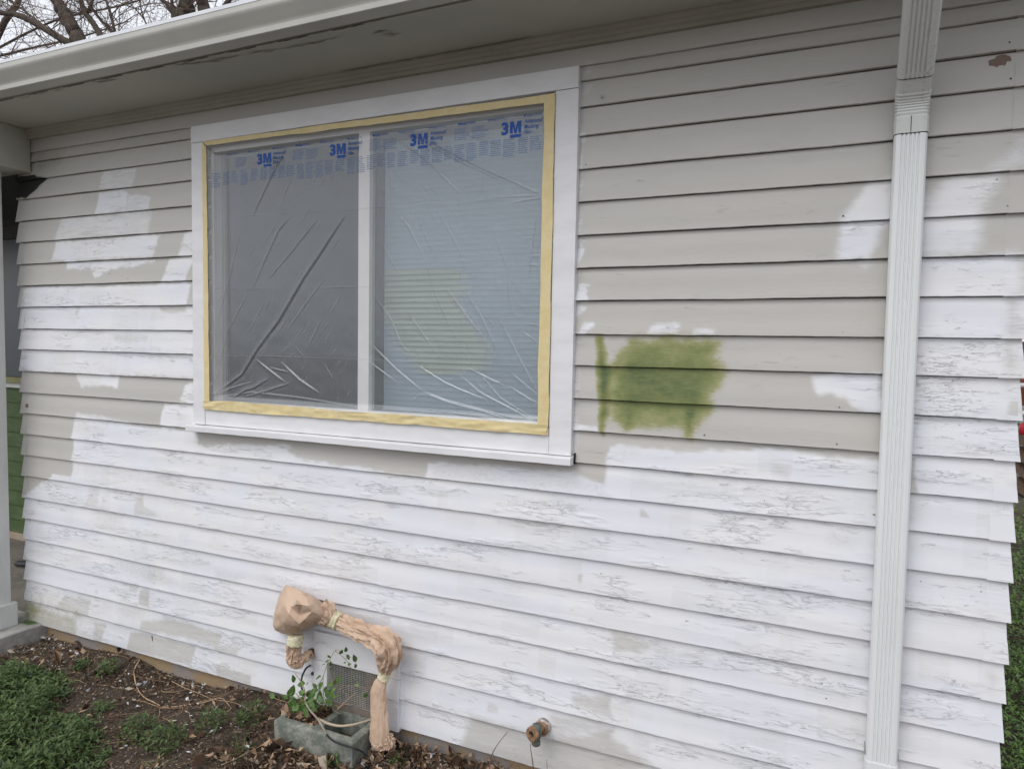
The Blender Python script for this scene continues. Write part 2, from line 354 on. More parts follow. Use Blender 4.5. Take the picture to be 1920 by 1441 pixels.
def build_siding():
    xs = np.linspace(WL, WR, 790); V = []; Q = []; base = 0
    tl = np.array([0, .028, .038, .075, .14, .22, .30, .38, .46, .54, .62, .70, .78, .86, .94, 1.0])
    for b in range(len(ZK)-1):
        zt, zb = ZK[b], ZK[b+1]
        wob = .0012*fbm(xs, xs*0+b*3.7, b, 3, 1.2) + .0006*fbm(xs, xs*0+b, b+40, 3, 9)
        yw = .0016*fbm(xs, xs*0+b*1.7, b+80, 3, .8)
        rows = []
        for t in tl:
            z = zt + (zb - zt)*t + wob*t + (.004 if t == 0 else 0)
            y = .0145*(1-t) + yw*t + .0006*math.sin(t*9+b) + (.024 if t < .03 else 0)
            xe = xs.copy()
            rows.append(np.stack([xe, np.full_like(xs, 0)+y, z+0*xs], -1))
        rows.append(np.stack([xs, yw+.0012, zb-.0014+wob], -1))
        rows.append(np.stack([xs, yw+.042, zb-.0006+wob], -1))
        P = np.array(rows); n = P.shape[0]
        fl = (P[..., 0] < WL+.05)            # ends flare with the tilt of the board
        idx = np.arange(n*len(xs)).reshape(n, len(xs))+base
        q = np.stack([idx[:-1, :-1], idx[1:, :-1], idx[1:, 1:], idx[:-1, 1:]], -1).reshape(-1, 4)
        cx = ((P[:-1, :-1, 0]+P[:-1, 1:, 0])/2).reshape(-1); cz = ((P[:-1, :-1, 2]+P[1:, :-1, 2])/2).reshape(-1)
        bad = ((cx > OPEN[0]) & (cx < OPEN[1]) & (cz > OPEN[2]) & (cz < OPEN[3])) | ((cx > VENT[0]) & (cx < VENT[1]) & (cz > VENT[2]) & (cz < VENT[3]))
        Q.append(q[~bad]); V.append(P.reshape(-1, 3)); base += n*len(xs)
    V = np.concatenate(V); Q = np.concatenate(Q)
    X, Z = V[:, 0], V[:, 2]
    c = np.zeros(len(X)); gr = np.zeros(len(X)); di = np.zeros(len(X))
    for poly, a, s_ in WHITE: polyfield(c, X, Z, poly, a, s_)
    for poly, a, s_ in HOLES: polyfield(c, X, Z, poly, a, s_, 'hole')
    # uneven coverage: overlapping brush dabs, board by board
    rr = random.Random(3)
    for i in range(420):
        bx = rr.uniform(WL, WR); k = rr.randrange(7, 24); w_ = rr.uniform(.04, .22)
        z1, z0 = ZK[k], ZK[k+1]; h0 = z0 + rr.choice([0, 0, .02, .04]); h1 = z1 - rr.choice([0, 0, .01, .05])
        if h1-h0 < .03: continue
        polyfield(c, X, Z, [(bx, h0), (bx+w_, h0), (bx+w_+rr.uniform(-.01, .01), h1), (bx+rr.uniform(-.01, .01), h1)], 0, .004, 'raw')
        sel = (np.abs(X-bx-w_/2) < w_/2) & (Z > h0) & (Z < h1)
        c[sel] *= 1-rr.uniform(.02, .13)
    for poly, a, s_ in GREEN:
        if len(poly) > 2: polyfield(gr, X, Z, poly, a, s_, 'add')
    for poly, a, s_ in DIRT_AND_VOID: polyfield(di, X, Z, poly, a, s_, 'add')
    di += .10*np.clip((.35-Z)/.25, 0, 1)*(X < -3.2) + .16*np.clip((.30-Z)/.2, 0, 1)*np.clip(.4+fbm(X, Z, 61, 3, 1.5, 3), 0, 1)
    gr += .10*np.clip((.40-Z)/.3, 0, 1)*np.clip((-3.4-X)/.6, 0, 1)
    o = np_obj('siding', V, Q, M_SIDE, house)
    bare = np.zeros(len(X))
    for poly in ([(1857,113),(1863,109),(1866,112),(1871,103),(1885,101),(1900,102),(1901,116),(1890,115),(1886,121),(1878,117),(1870,121),(1864,118),(1858,120)],
                 [(46,757),(51,758),(51,764),(46,763)], [(1260,1157),(1300,1166),(1270,1163)], [(1590,956),(1640,962),(1640,965),(1590,960)], [(280,1192),(283,1192),(284,1203),(281,1202)]):
        polyfield(bare, X, Z, poly, 1, .004)
    o.data.attributes.new('bare', 'FLOAT', 'POINT').data.foreach_set('value', bare.astype(np.float32))
    at = o.data.color_attributes.new('paint', 'FLOAT_COLOR', 'POINT')
    at.data.foreach_set('color', np.stack([c, np.clip(gr, 0, 1), np.clip(di, 0, 1), np.ones_like(c)], -1).astype(np.float32).ravel())
    o['label'] = 'lapped wooden boards, beige above and patchy white primer below'
    return c
build_siding()

def paint_attr(o, cw=1.0):
    """give a small siding piece the same paint fields as the wall behind it"""
    me = o.data; n = len(me.vertices); co_ = np.zeros(n*3); me.vertices.foreach_get('co', co_); co_ = co_.reshape(-1, 3)
    X, Z = co_[:, 0].copy(), co_[:, 2].copy(); c = np.zeros(n); gr = np.zeros(n); di = np.zeros(n)
    for poly, a, s_ in WHITE: polyfield(c, X, Z, poly, a, s_)
    for poly, a, s_ in HOLES: polyfield(c, X, Z, poly, a, s_, 'hole')
    for poly, a, s_ in GREEN:
        if len(poly) > 2: polyfield(gr, X, Z, poly, a, s_, 'add')
    for poly, a, s_ in DIRT_AND_VOID: polyfield(di, X, Z, poly, a, s_, 'add')
    at = me.color_attributes.new('paint', 'FLOAT_COLOR', 'POINT')
    at.data.foreach_set('color', np.stack([c*cw, gr, di, np.ones_like(c)], -1).astype(np.float32).ravel())

# ---- corner caps: thin folded metal over each board end, front leg and return leg
for side, xe, w_ in ((1, WR, .052), (-1, WL, .036)):
    for b in range(1, len(ZK)-1):
        if side < 0 and b == 3: continue
        zt, zb = ZK[b]-.001, ZK[b+1]
        xt, xb = xe+side*.002, xe+side*.013
        jw = random.uniform(-.002, .002); nseg = 6; P = []
        for t in np.linspace(0, 1, nseg):
            z = zt+(zb-.0025-zt)*t; yf = .0145*(1-t)-.0011; xo = xt+(xb-xt)*t + (random.uniform(-.0007, .0007))
            P.append([(xe-side*(w_+jw), yf+.0004, z), (xe-side*w_*.5, yf, z), (xo-side*.001, yf, z), (xo, yf+.001, z), (xo-side*.001*t, yf+.03, z), (xo-side*.002, yf+.06, z)])
        P.append([(p[0], p[1]+.012, p[2]+.0006) for p in P[-1]])
        o = grid_obj('corner_cap', np.array(P), M_SIDE, house, smooth=False); paint_attr(o)

M_NAIL = paint('nail_rust', (.20, .13, .10), .7, .1, 40); M_PIT = paint('dark_pit', (.07, .065, .06), .8, .0)
for i_, (px_, py_, r_, rusty) in enumerate([(1321,815,4,1),(1581,405,4,1),(1580,623,3,1),(1574,763,3,0),(1569,832,4,1),(1893,80,4,0),(1895,148,4,0),(1099,309,3,1),(1889,386,2,0),(1870,335,2,0),(1727,1090,2,0),(1840,1109,2,0),
      (1760,1003,2,0),(1433,938,2,0),(1105,938,2,0),(205,513,2,0),(106,525,2,0),(240,522,2,0),(170,928,2,0),(1302,795,2,0),(1541,1281,3,0),(1378,1347,2,0),(1549,1308,3,0),(243,1085,2,0),(144,1145,3,0),(373,1202,3,0),(1126,1075,2,0),(1197,1046,1.5,0),(700,500-20,0,0)]):
    if r_ == 0: continue
    c_ = PY(px_, py_, .004); rr_n = r_*.00062; mb = MB(); n_ = 10
    kk_ = max(i for i in range(len(ZK)-1) if ZK[i] > c_[2]); t_ = (ZK[kk_]-c_[2])/(ZK[kk_]-ZK[kk_+1]); yf_ = .0145*(1-t_)
    mb.loft([[(c_[0]+rr_n*q_*math.cos(2*math.pi*k/n_)*(1+.2*math.sin(k*2+i_)), yf_-d_, c_[2]+rr_n*q_*math.sin(2*math.pi*k/n_)) for k in range(n_)] for q_, d_ in ((1.15, -.003), (1.15, .0012), (.7, .0018), (.2, .0012))])
    mb.build('nail_head' if rusty else 'knot_pit', M_NAIL if rusty else M_PIT, house)

M_WHITE = paint('white_trim_paint', (.80, .795, .81), .45, .03, 5, .25, 70, stretch=(1, 1, 3))
M_BEIGE = paint('beige_trim_paint', (.40, .375, .33), .55, .05, 3, .3, 40, stretch=(1, 3, 3))
M_SOFFIT = paint('beige_soffit_paint', (.45, .45, .40), .6, .05, 2, .35, 25, col2=(.50, .49, .43))
M_DARK = paint('dark_void', (.02, .02, .02), .9, .0)

# ---- side walls, back wall, roof, soffit
mb = MB()
for sx in (1,):
    for b in range(1, len(ZK)-1):
        zt, zb = ZK[b], ZK[b+1]; x0 = WR-.008; x1 = WR+.008
        mb.v += []; i = len(mb.v)
        mb.v += [(x0, .035, zt), (x1, .035, zb), (x1-.012, .035, zb), (x0, 5.2, zt), (x1, 5.2, zb), (x1-.012, 5.2, zb)]
        for q in ((0, 3, 4, 1), (1, 4, 5, 2)): mb.f.append(tuple(i+k for k in q)); mb.mi.append(0)
sw = mb.build('side_siding', M_SIDE, house); paint_attr(sw)
mb = MB(); mb.box(-4.22, .45, 5.2, 5.3, .03, 2.9); mb.build('back_wall', M_WHITE, house)
mb = MB(); mb.box(-4.2, .44, .03, 5.2, -.2, .118); mb.build('foundation', None or (lambda: (
    lambda g: g.done(g.bsdf(g.mix(g.mr(g.noise((6, 6, 9), 5, .7), .42, .58), (.36, .26, .15), (.30, .27, .25)), .9,
        g.bump(g.noise((60, 60, 60), 5, .7), .8, .006)).outputs[0]))(NT('stained_foundation')))(), house)
EY = -.375                                    # fascia line
mb = MB(); mb.box(-7.5, 1.1, EY+.004, .0, 2.886, 2.91); mb.build('soffit', M_SOFFIT, house)
mb = MB(); mb.box(-7.5, 1.1, EY-.02, EY+.002, 2.891, 3.0); mb.build('fascia', M_BEIGE, house)
mb = MB()   # moulding where wall meets soffit: stepped profile
prof = [(0.012, 2.838), (-.012, 2.838), (-.015, 2.842), (-.015, 2.852), (-.021, 2.855), (-.027, 2.863), (-.027, 2.868), (-.033, 2.872), (-.036, 2.880), (-.036, 2.8875), (.012, 2.8875)]
xsn = np.linspace(-4.14, WR+.05, 60)
mb.loft([[(x, p[0]+.0008*math.sin(x*7), p[1]+.0007*math.sin(x*3+1)) for p in prof] for x in xsn]); mb.build('crown_moulding', M_BEIGE, house)
M_ROOF = paint('grey_shingles', (.12, .12, .12), .9, .1, 30, .8, 90)
mb = MB(); i = 0
mb.v += [(-7.5, EY-.03, 3.0), (1.15, EY-.03, 3.0), (1.15, 2.4, 3.55), (-7.5, 2.4, 3.55), (-7.5, EY-.03, 3.02), (1.15, EY-.03, 3.02), (1.15, 2.4, 3.57), (-7.5, 2.4, 3.57),
         (-7.5, 5.4, 3.0), (1.15, 5.4, 3.0), (-7.5, 5.4, 3.02), (1.15, 5.4, 3.02)]
for q in ((0, 1, 2, 3), (7, 6, 5, 4), (0, 4, 5, 1), (3, 2, 9, 8), (10, 11, 6, 7), (1, 5, 6, 2), (0, 3, 7, 4), (2, 6, 11, 9), (3, 8, 10, 7), (8, 9, 11, 10)): mb.f.append(q); mb.mi.append(0)
mb.build('roof', M_ROOF, house)
# ---- gutter: folded aluminium, ogee front
M_GUT = paint('painted_gutter_metal', (.53, .52, .475), .35, .03, 4, .08, 30, spec=.5)
go = [(EY-.022, 2.985), (EY-.022, 2.884), (EY-.024, 2.881), (EY-.088, 2.879), (EY-.091, 2.881), (EY-.0925, 2.898), (EY-.089, 2.9005)]
for t in np.linspace(0, 1, 12):               # S-curve of the front
    s_ = t*t*(3-2*t); go.append((EY-.090-.036*s_-.006*math.sin(t*math.pi*2)*.4, 2.902+.052*t))
go += [(EY-.127, 2.958), (EY-.1275, 2.976), (EY-.121, 2.980), (EY-.112, 2.979)]
gi = [(y+.0015 if k > 3 else y-.0015, z+.0015) for k, (y, z) in enumerate(go)]
ring = go + gi[::-1]
mb = MB(); mb.loft([[(x, p[0]+.0012*math.sin(x*1.9), p[1]+.0015*math.sin(x*1.3+.5)) for p in ring] for x in np.linspace(-7.5, 1.12, 90)])
mb.build('gutter', M_GUT, house, smooth=False)
mb = MB(); mb.loft([[(x, p[0]+.0012*math.sin(x*1.9), p[1]+.0015*math.sin(x*1.3+.5)) for p in ((EY-.129, 2.9765), (EY-.1295, 2.990), (EY-.118, 2.9915), (EY-.116, 2.979))] for x in np.linspace(-7.5, 1.12, 90)])
mb.build('gutter_hem', paint('white_hem_metal', (.80, .82, .85), .3, .02), house)

# ---- caulk flakes along the soffit (peeling paint, part of the soffit)
mb = MB()
M_FLAKE = paint('lifted_paint', (.5, .49, .46), .6, .05)
def flakes(px0, py0, px1, py1, n, z=2.8855):
    for _ in range(n):
        t = random.random(); q = PZ(px0+(px1-px0)*t+random.uniform(-4, 4), py0+(py1-py0)*t+random.uniform(-1.5, 1.5), z)
        l = random.uniform(.012, .05); w_ = random.uniform(.002, .006); a = random.uniform(-.35, .35)
        dx, dy = math.cos(a)*l, math.sin(a)*l; nx, ny = -math.sin(a)*w_, math.cos(a)*w_
        x, y = q[0], min(-.05, max(EY+.02, q[1])); zz = z-.0006-random.uniform(0, .0025)
        mb.quad((x-dx, y-dy, z-.0004), (x-nx, y-ny, zz), (x+dx, y+dy, z-.0004), (x+nx, y+ny, zz))
for a in ((20, 178, 140, 163, 10), (180, 153, 215, 150, 14), (335, 122, 375, 118, 16), (400, 115, 445, 105, 22), (480, 98, 510, 95, 10), (540, 90, 640, 70, 18), (705, 58, 740, 66, 16)): flakes(*a)
for k in range(60):
    t = random.random(); x = PZ(660, 137, 2.885)[0]*(1-t)+PZ(1000, 75, 2.885)[0]*t
    mb.quad((x-.03, -.042-random.random()*.004, 2.8845), (x, -.046-random.random()*.006, 2.884), (x+.03, -.042-random.random()*.004, 2.8845), (x, -.038, 2.8845))
fl = mb.build('peeling_paint', M_FLAKE, house); fl['kind'] = 'stuff'
# dark open joint between soffit and gutter
mb = MB()
xa = np.linspace(-4.0, -1.5, 90)
for k in range(len(xa)-1):
    w0 = .0035+.003*math.sin(k*.7)+.002*math.sin(k*2.1)
    if w0 > .0012: mb.quad((xa[k], EY+.003, 2.8852), (xa[k+1], EY+.003, 2.8852), (xa[k+1], EY+.003+w0, 2.8852), (xa[k], EY+.003+w0, 2.8852))
mb.build('open_joint', M_DARK, house)['kind'] = 'stuff'

# ---- downspout
ds = bpy.data.objects.new('downspout', None); COL.objects.link(ds); ds.parent = house
M_SPOUT = (lambda g: g.done(g.bsdf(g.mix(g.mr(g.noise((3, 3, 1.2), 4, .6), .3, .7), (.79, .81, .81), (.74, .76, .755)), .38,
    None, .5).outputs[0]))(NT('white_enamel_spout'))
def spout_grime(dens):
    g = NT('grimy_spout_enamel')
    n = g.mr(g.noise((70, 70, 100), 5, .7), .50, .75); n2 = g.mr(g.noise((12, 12, 12), 3, .6, off=(2, 3, 1)), .45, .65)
    c = g.mix(g.math('MULTIPLY', n, g.math('MULTIPLY', n2, dens)), (.60, .61, .59), (.16, .145, .11))
    return g.done(g.bsdf(c, .5, g.bump(n, .1, .001)).outputs[0])
M_SPG = spout_grime(.8)
SX0, SX1, SYF, SYB = .1135, .2005, -.066, -.006
def spout_ring(scale=1.0, ribs=True):
    """cross-section in (u along wall, v out from wall), centre 0, u half-width, v half-depth"""
    hu, hv = (SX1-SX0)/2*scale, (SYB-SYF)/2*scale; c = .011*scale
    pts = [(-hu+c*.15, hv-c*.15), (-hu, hv-c), (-hu, -hv+c*1.1), (-hu+c*.5, -hv+c*.25), (-hu+c*1.3, -hv)]
    if ribs:
        n = 5; x0, x1 = -hu+c*1.5, hu-c*1.5
        for k in range(n):
            xa_ = x0+(x1-x0)*k/n; xb_ = x0+(x1-x0)*(k+1)/n; w_ = xb_-xa_
            pts += [(xa_+w_*.12, -hv), (xa_+w_*.30, -hv+.0038), (xa_+w_*.52, -hv+.0038), (xa_+w_*.70, -hv)]
    pts += [(hu-c*1.3, -hv), (hu-c*.5, -hv+c*.25), (hu, -hv+c*1.1), (hu, hv-c), (hu-c*.15, hv-c*.15)]
    return pts
def spout_loft(path, name, mat, ribs=True, scales=None):
    """path: (y, z) centres; rings perpendicular to the path"""
    mb = MB(); rings = []
    for i, (y, z) in enumerate(path):
        a = path[max(i-1, 0)]; b = path[min(i+1, len(path)-1)]
        ty, tz = b[0]-a[0], b[1]-a[1]; L = math.hypot(ty, tz); ty /= L; tz /= L
        # outward direction: perpendicular to tangent in the yz plane
        oy, oz = tz, -ty
        if oy < 0: oy, oz = -oy, -oz
        sc = scales[i] if scales else 1.0
        rings.append([((SX0+SX1)/2+u, y+oy*v, z+oz*v) for u, v in spout_ring(sc, ribs)])
    mb.loft(rings, True); return mb.build(name, mat, ds)
yc = (SYF+SYB)/2
spout_loft([(yc, .05), (yc, .485)], 'lower_sleeve', M_SPOUT, False, [1.055, 1.055])
spout_loft([(yc, .47), (yc, 2.445)], 'straight_pipe', M_SPOUT)
A = (yc, 2.56); ang = R(46)
dirv = (-math.sin(ang), math.cos(ang))
pth = [(yc, 2.403), (yc, 2.43), (yc, 2.449)]; sc_ = [1.045, 1.045, 1.045]
for k in range(15):
    t = k/14; a = ang*t*t*(3-2*t); p = pth[-1]; st = .0062
    pth.append((p[0]-math.sin(a)*st, p[1]+math.cos(a)*st)); sc_.append(1.055 if k % 2 else 1.0)
for k in range(3): p = pth[-1]; pth.append((p[0]+dirv[0]*.02, p[1]+dirv[1]*.02)); sc_.append(1.0)
spout_loft(pth, 'elbow', M_SPG, False, sc_)
p = pth[-1]; q0 = (p[0]-dirv[0]*.015, p[1]-dirv[1]*.015)
L2 = (-.33-q0[0])/dirv[0]
spout_loft([q0, (q0[0]+dirv[0]*L2*.5, q0[1]+dirv[1]*L2*.5), (q0[0]+dirv[0]*L2, q0[1]+dirv[1]*L2)], 'offset_pipe', M_SPG, True, [1.06]*3)
def ring_line(name, y, z, ay, az, sc):
    spout_loft([(y, z), (y+ay*.0022, z+az*.0022)], name, M_DARK, False, [sc, sc])
ring_line('joint', q0[0], q0[1], -dirv[0], -dirv[1], 1.05)
ring_line('joint', yc, 2.403, 0, -1, 1.02); ring_line('joint', q0[0]+dirv[0]*(L2-.077), q0[1]+dirv[1]*(L2-.077), dirv[0], dirv[1], 1.105)
e0 = (q0[0]+dirv[0]*(L2-.075), q0[1]+dirv[1]*(L2-.075))
pth = [e0, (e0[0]+dirv[0]*.06, e0[1]+dirv[1]*.06)]
for k in range(8):
    a = ang*(1-k/7); p = pth[-1]; pth.append((p[0]-math.sin(a)*.012, p[1]+math.cos(a)*.012))
spout_loft(pth, 'upper_elbow', M_SPG, False, [1.10]*len(pth))
# dark seam down the elbow and the overlap joints
mb = MB(); xm = (SX0+SX1)/2-.002
mb.box(xm, xm+.0014, SYF-.0032, SYF, 2.405, 2.452); mb.build('seam', M_DARK, ds)
M_STRAP = paint('strap_metal', (.35, .36, .34), .5)
for s_ in (-1, 1):
    mb = MB(); xx = SX0-.004 if s_ < 0 else SX1
    mb.box(xx, xx+.004, SYF+.012, .003, .500, .513); mb.build('strap', M_STRAP, ds)

# ------------------------------------------------------------------ window
win = bpy.data.objects.new('window', None); COL.objects.link(win); win.parent = house
CX0, CX1 = -2.847, -.901; TX0, TX1 = -2.772, -.990
def board(name, x0, x1, z0, z1, y0=-.016, y1=.012, mat=M_WHITE, bev=.0015, parent=win):
    m = MB(); m.box(x0, x1, y0, y1, z0, z1); return m.build(name, mat, parent, bevel=bev)
board('head_casing', CX0, CX1, 2.690, 2.7665, -.019)
board('side_casing', CX0, TX0, 1.352, 2.6885)
board('side_casing', TX1, CX1, 1.352, 2.6885)
board('apron', TX0+.0015, TX1-.0015, 1.352, 1.447, -.0135)
m_ = MB()
n = 60; prof = [(.012, 1.3508), (-.040, 1.3468), (-.0425, 1.344), (-.0425, 1.3205), (-.040, 1.3185), (.012, 1.3185)]
m_.loft([[(x, p[0]+.0006*math.sin(x*23), p[1]+.0007*math.sin(x*5)+.0004*math.sin(x*41)) for p in prof] for x in np.linspace(-2.872, -.893, n)])
m_.build('sill', M_WHITE, win)
board('gap', -.893, -.888, 1.322, 1.362, -.008, .01, M_DARK, 0)
M_VINYL = paint('vinyl_frame', (.84, .80, .76), .4, .02, 3, .05)
fr = MB(); x0, x1, z0, z1 = OPEN[0]-.02, OPEN[1]+.02, OPEN[2]-.02, OPEN[3]+.015
fr.box(x0, x0+.036, .012, .075, z0, z1); fr.box(x1-.040, x1, .012, .075, z0, z1)
fr.box(x0+.036, x1-.040, .0125, .075, z1-.045, z1); fr.box(x0+.036, x1-.040, .0125, .075, z0, z0+.042)
fr.build('frame', M_VINYL, win, bevel=.002)
sa = MB(); sa.box(-1.893, -1.836, .0130, .055, z0+.042, z1-.045); sa.box(-1.868, -1.866, .0122, .013, z0+.042, z1-.045)
sa.build('meeting_stile', M_VINYL, win, bevel=.0015)
sa = MB(); a0, a1 = x0+.036, -1.893
sa.box(a0, a0+.034, .060, .072, z0+.042, z1-.045); sa.box(a0+.034, a1, .060, .072, z1-.060, z1-.045); sa.box(a0+.034, a1, .060, .072, z0+.042, z0+.060)
sa.build('sash', paint('shaded_grey_sash', (.30, .29, .27), .4, .02), win, bevel=.0015)  # sash coloured darker grey to paint in its shade
g = NT('window_glass'); M_GLASS = g.done(g.n('ShaderNodeMixShader', {0: g.math('ADD', .04, g.math('MULTIPLY', g.math('POWER', g.n('ShaderNodeLayerWeight', {'Blend': .5}).outputs['Facing'], 4.0), .6)),
    1: g.n('ShaderNodeBsdfTransparent', {'Color': (.80, .84, .84, 1)}).outputs[0], 2: g.n('ShaderNodeBsdfGlossy', {'Roughness': .03}).outputs[0]}).outputs[0])
m_ = MB(); m_.box(-2.70, -1.895, .047, .050, z0+.04, z1-.05); m_.build('glass', M_GLASS, win)
m_ = MB(); m_.box(-1.8355, x1-.041, .036, .039, z0+.04, z1-.05); m_.build('glass', M_GLASS, win)
# blind and room
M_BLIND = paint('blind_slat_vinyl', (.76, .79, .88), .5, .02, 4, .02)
M_LITSLAT = paint('painted_light_slats', (.90, .87, .71), .6, .03)  # yellowish patch of light on the blind, painted as cream slat colour
bl = MB(); zz = z1-.08
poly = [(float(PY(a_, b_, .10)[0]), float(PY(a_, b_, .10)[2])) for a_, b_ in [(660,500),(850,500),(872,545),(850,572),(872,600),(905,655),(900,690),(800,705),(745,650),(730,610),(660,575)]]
def slat(u0_, u1_, zz, a, mi):
    hy, hz = .0135*math.cos(a), .0135*math.sin(a); bl.cur = mi; nn = 4; base = len(bl.v)
    for j in range(nn+1):
        t = -1+2*j/nn; yy_ = .115+hy*t+.0018*(1-t*t); bl.v += [(u0_, yy_, zz+hz*t), (u1_, yy_, zz+hz*t)]
    for j in range(nn): bl.f.append((base+2*j, base+2*j+1, base+2*j+3, base+2*j+2)); bl.mi.append(mi)
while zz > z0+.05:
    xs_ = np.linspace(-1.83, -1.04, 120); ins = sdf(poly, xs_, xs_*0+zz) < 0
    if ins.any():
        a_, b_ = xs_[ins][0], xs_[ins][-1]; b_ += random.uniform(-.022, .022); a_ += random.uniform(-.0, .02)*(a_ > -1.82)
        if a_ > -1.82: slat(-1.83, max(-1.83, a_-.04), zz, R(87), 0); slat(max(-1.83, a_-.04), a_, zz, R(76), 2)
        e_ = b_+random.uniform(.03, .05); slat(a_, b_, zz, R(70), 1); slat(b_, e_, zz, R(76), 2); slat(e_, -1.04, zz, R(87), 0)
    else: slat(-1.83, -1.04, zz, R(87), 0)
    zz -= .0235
bl.build('blind', [M_BLIND, M_LITSLAT, paint('painted_light_edge_slats', (.82, .83, .83), .6, .03)], win)  # in-between slat colour fades the edge of the painted light patch
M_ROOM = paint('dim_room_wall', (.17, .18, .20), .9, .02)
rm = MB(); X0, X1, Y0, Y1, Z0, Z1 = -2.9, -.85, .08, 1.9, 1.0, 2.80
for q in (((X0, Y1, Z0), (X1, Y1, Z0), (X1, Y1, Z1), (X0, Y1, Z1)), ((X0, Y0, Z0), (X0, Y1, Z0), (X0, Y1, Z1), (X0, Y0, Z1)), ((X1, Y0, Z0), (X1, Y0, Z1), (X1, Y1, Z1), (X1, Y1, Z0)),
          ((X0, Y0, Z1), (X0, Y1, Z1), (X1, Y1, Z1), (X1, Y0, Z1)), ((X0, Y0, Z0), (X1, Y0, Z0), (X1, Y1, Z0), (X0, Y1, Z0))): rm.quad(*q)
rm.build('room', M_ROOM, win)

# ------------------------------------------------------------------ masking film
film = empty('masking_film', (-1.88, -.02, 1.44), 'wrinkled translucent plastic film with blue lettering taped over the window', 'plastic film')
CREASE = [  # polyline in photo pixels, width mm, height mm
 ([(643,406),(600,472),(568,520),(520,602),(480,655),(451,702),(399,740)],7,7),
 ([(537,273),(505,335),(474,400)],4,4), ([(546,331),(526,375)],3,2), ([(540,409),(521,431),(500,475),(482,517),(474,536)],4,3.5),
 ([(590,414),(546,470),(504,520)],3.5,3), ([(451,425),(427,520),(406,605)],3,2.5), ([(435,500),(415,564)],3,2), ([(460,553),(425,622)],3,2.5),
 ([(490,572),(465,622)],2.5,1.5), ([(599,603),(574,655)],3,2), ([(607,522),(588,547),(560,586),(540,614)],3,2.5), ([(478,520),(500,560)],2,1),
 ([(499,711),(475,726),(460,730),(432,747)],6,6), ([(540,719),(493,734),(457,744)],5,5), ([(479,675),(532,716)],5,4), ([(526,680),(560,711),(596,736)],5,4.5),
 ([(504,689),(543,698)],4,3), ([(399,740),(440,724),(470,716)],4,3), ([(605,680),(622,710)],2.5,1.5), ([(552,650),(567,668)],2,1.5),
 ([(430,600),(415,660),(402,720)],3,2), ([(405,745),(470,735),(560,745),(665,762)],5,3),
 ([(765,245),(838,284),(904,317),(954,337),(1018,366)],4,4), ([(751,245),(854,298),(948,342)],3,3), ([(743,262),(799,300),(838,339),(865,367)],4,3),
 ([(854,248),(974,281)],2.5,1.5), ([(740,395),(765,425),(793,481),(804,520)],4,3), ([(779,403),(810,475)],3,2.5), ([(815,392),(854,456),(870,500)],3,2.5),
 ([(918,423),(940,478),(954,520)],3,2), ([(710,453),(743,509)],3,2.5), ([(699,553),(732,600),(749,644),(771,669)],3.5,3), ([(757,575),(796,633),(815,661)],3.5,3),
 ([(804,516),(815,555),(854,641)],3,2), ([(832,536),(871,589),(901,628)],3.5,3), ([(871,547),(901,592),(935,667)],3.5,3), ([(932,592),(971,667),(1007,736)],4,3.5),
 ([(690,642),(743,694),(793,736)],4,4), ([(690,678),(740,716)],3.5,3), ([(793,736),(840,754),(910,772),(960,787)],8,5), ([(777,683),(832,717),(860,730),(910,750)],4,4),
 ([(860,703),(899,736),(996,787)],4,4), ([(876,690),(918,711),(943,722)],4,3), ([(954,697),(988,725),(1007,741)],4,3), ([(954,725),(1007,758)],4,3),
 ([(888,690),(938,747),(1000,786)],3,3), ([(771,751),(788,739),(800,742)],3,3), ([(950,500),(952,560),(965,600)],2,1.5), ([(1005,400),(998,450),(990,520)],4,3),
 ([(985,480),(1015,478)],3,2), ([(985,495),(1010,497)],3,2), ([(690,760),(800,770),(900,785),(1000,800)],6,3), ([(1018,366),(960,368),(900,372)],3,2), ([(1018,370),(985,375),(960,380)],3,2.5),
 ([(985,605),(1010,610)],2.5,2), ([(975,620),(1005,640)],3,2),
]
FOLD = [([(400,408),(470,403),(654,392),(702,388),(1018,367)],1.2,1.0), ([(400,668),(480,667),(760,676),(1010,687)],1.2,1.0), ([(400,540),(465,541),(701,537),(1012,530)],1.2,.8),
        ([(737,287),(737,371)],1.2,.8), ([(904,273),(904,348)],1.2,.8), ([(690,283),(800,281)],1.2,.6), ([(560,200),(562,395)],1.2,.5), ([(860,380),(862,700)],1.2,.6)]
rr = random.Random(11)
for _ in range(260):   # short stress wrinkles following the pull toward the lower corners
    left = rr.random() < .42
    px = rr.uniform(410, 660) if left else rr.uniform(700, 1010); py = rr.uniform(300, 760)
    a = (R(118)+rr.uniform(-.25, .25)) if left else (R(57)+rr.uniform(-.3, .3)); L = rr.uniform(8, 38)
    if not left and px > 960: a = rr.uniform(-.6, .6)+R(20); L *= .6
    CREASE.append(([(px, py), (px+math.cos(a)*L, py+math.sin(a)*L)], rr.uniform(1.6, 3), rr.uniform(.5, 1.5)))
def seg_data():
    out = []
    for lst, kind in ((CREASE, 0), (FOLD, 1)):
        for pts, w_, h_ in lst:
            P = PXZ(pts); tot = sum(math.hypot(P[i+1][0]-P[i][0], P[i+1][1]-P[i][1]) for i in range(len(P)-1)); acc = 0
            for i in range(len(P)-1):
                L = math.hypot(P[i+1][0]-P[i][0], P[i+1][1]-P[i][1]); out.append((P[i], P[i+1], w_/1000, h_/1000, acc/tot, (acc+L)/tot, kind)); acc += L
    return out
SEG = seg_data()
FX0, FX1, FZ0, FZ1 = TX0+.012, TX1-.012, 1.446, 2.672
FOLDW = {}
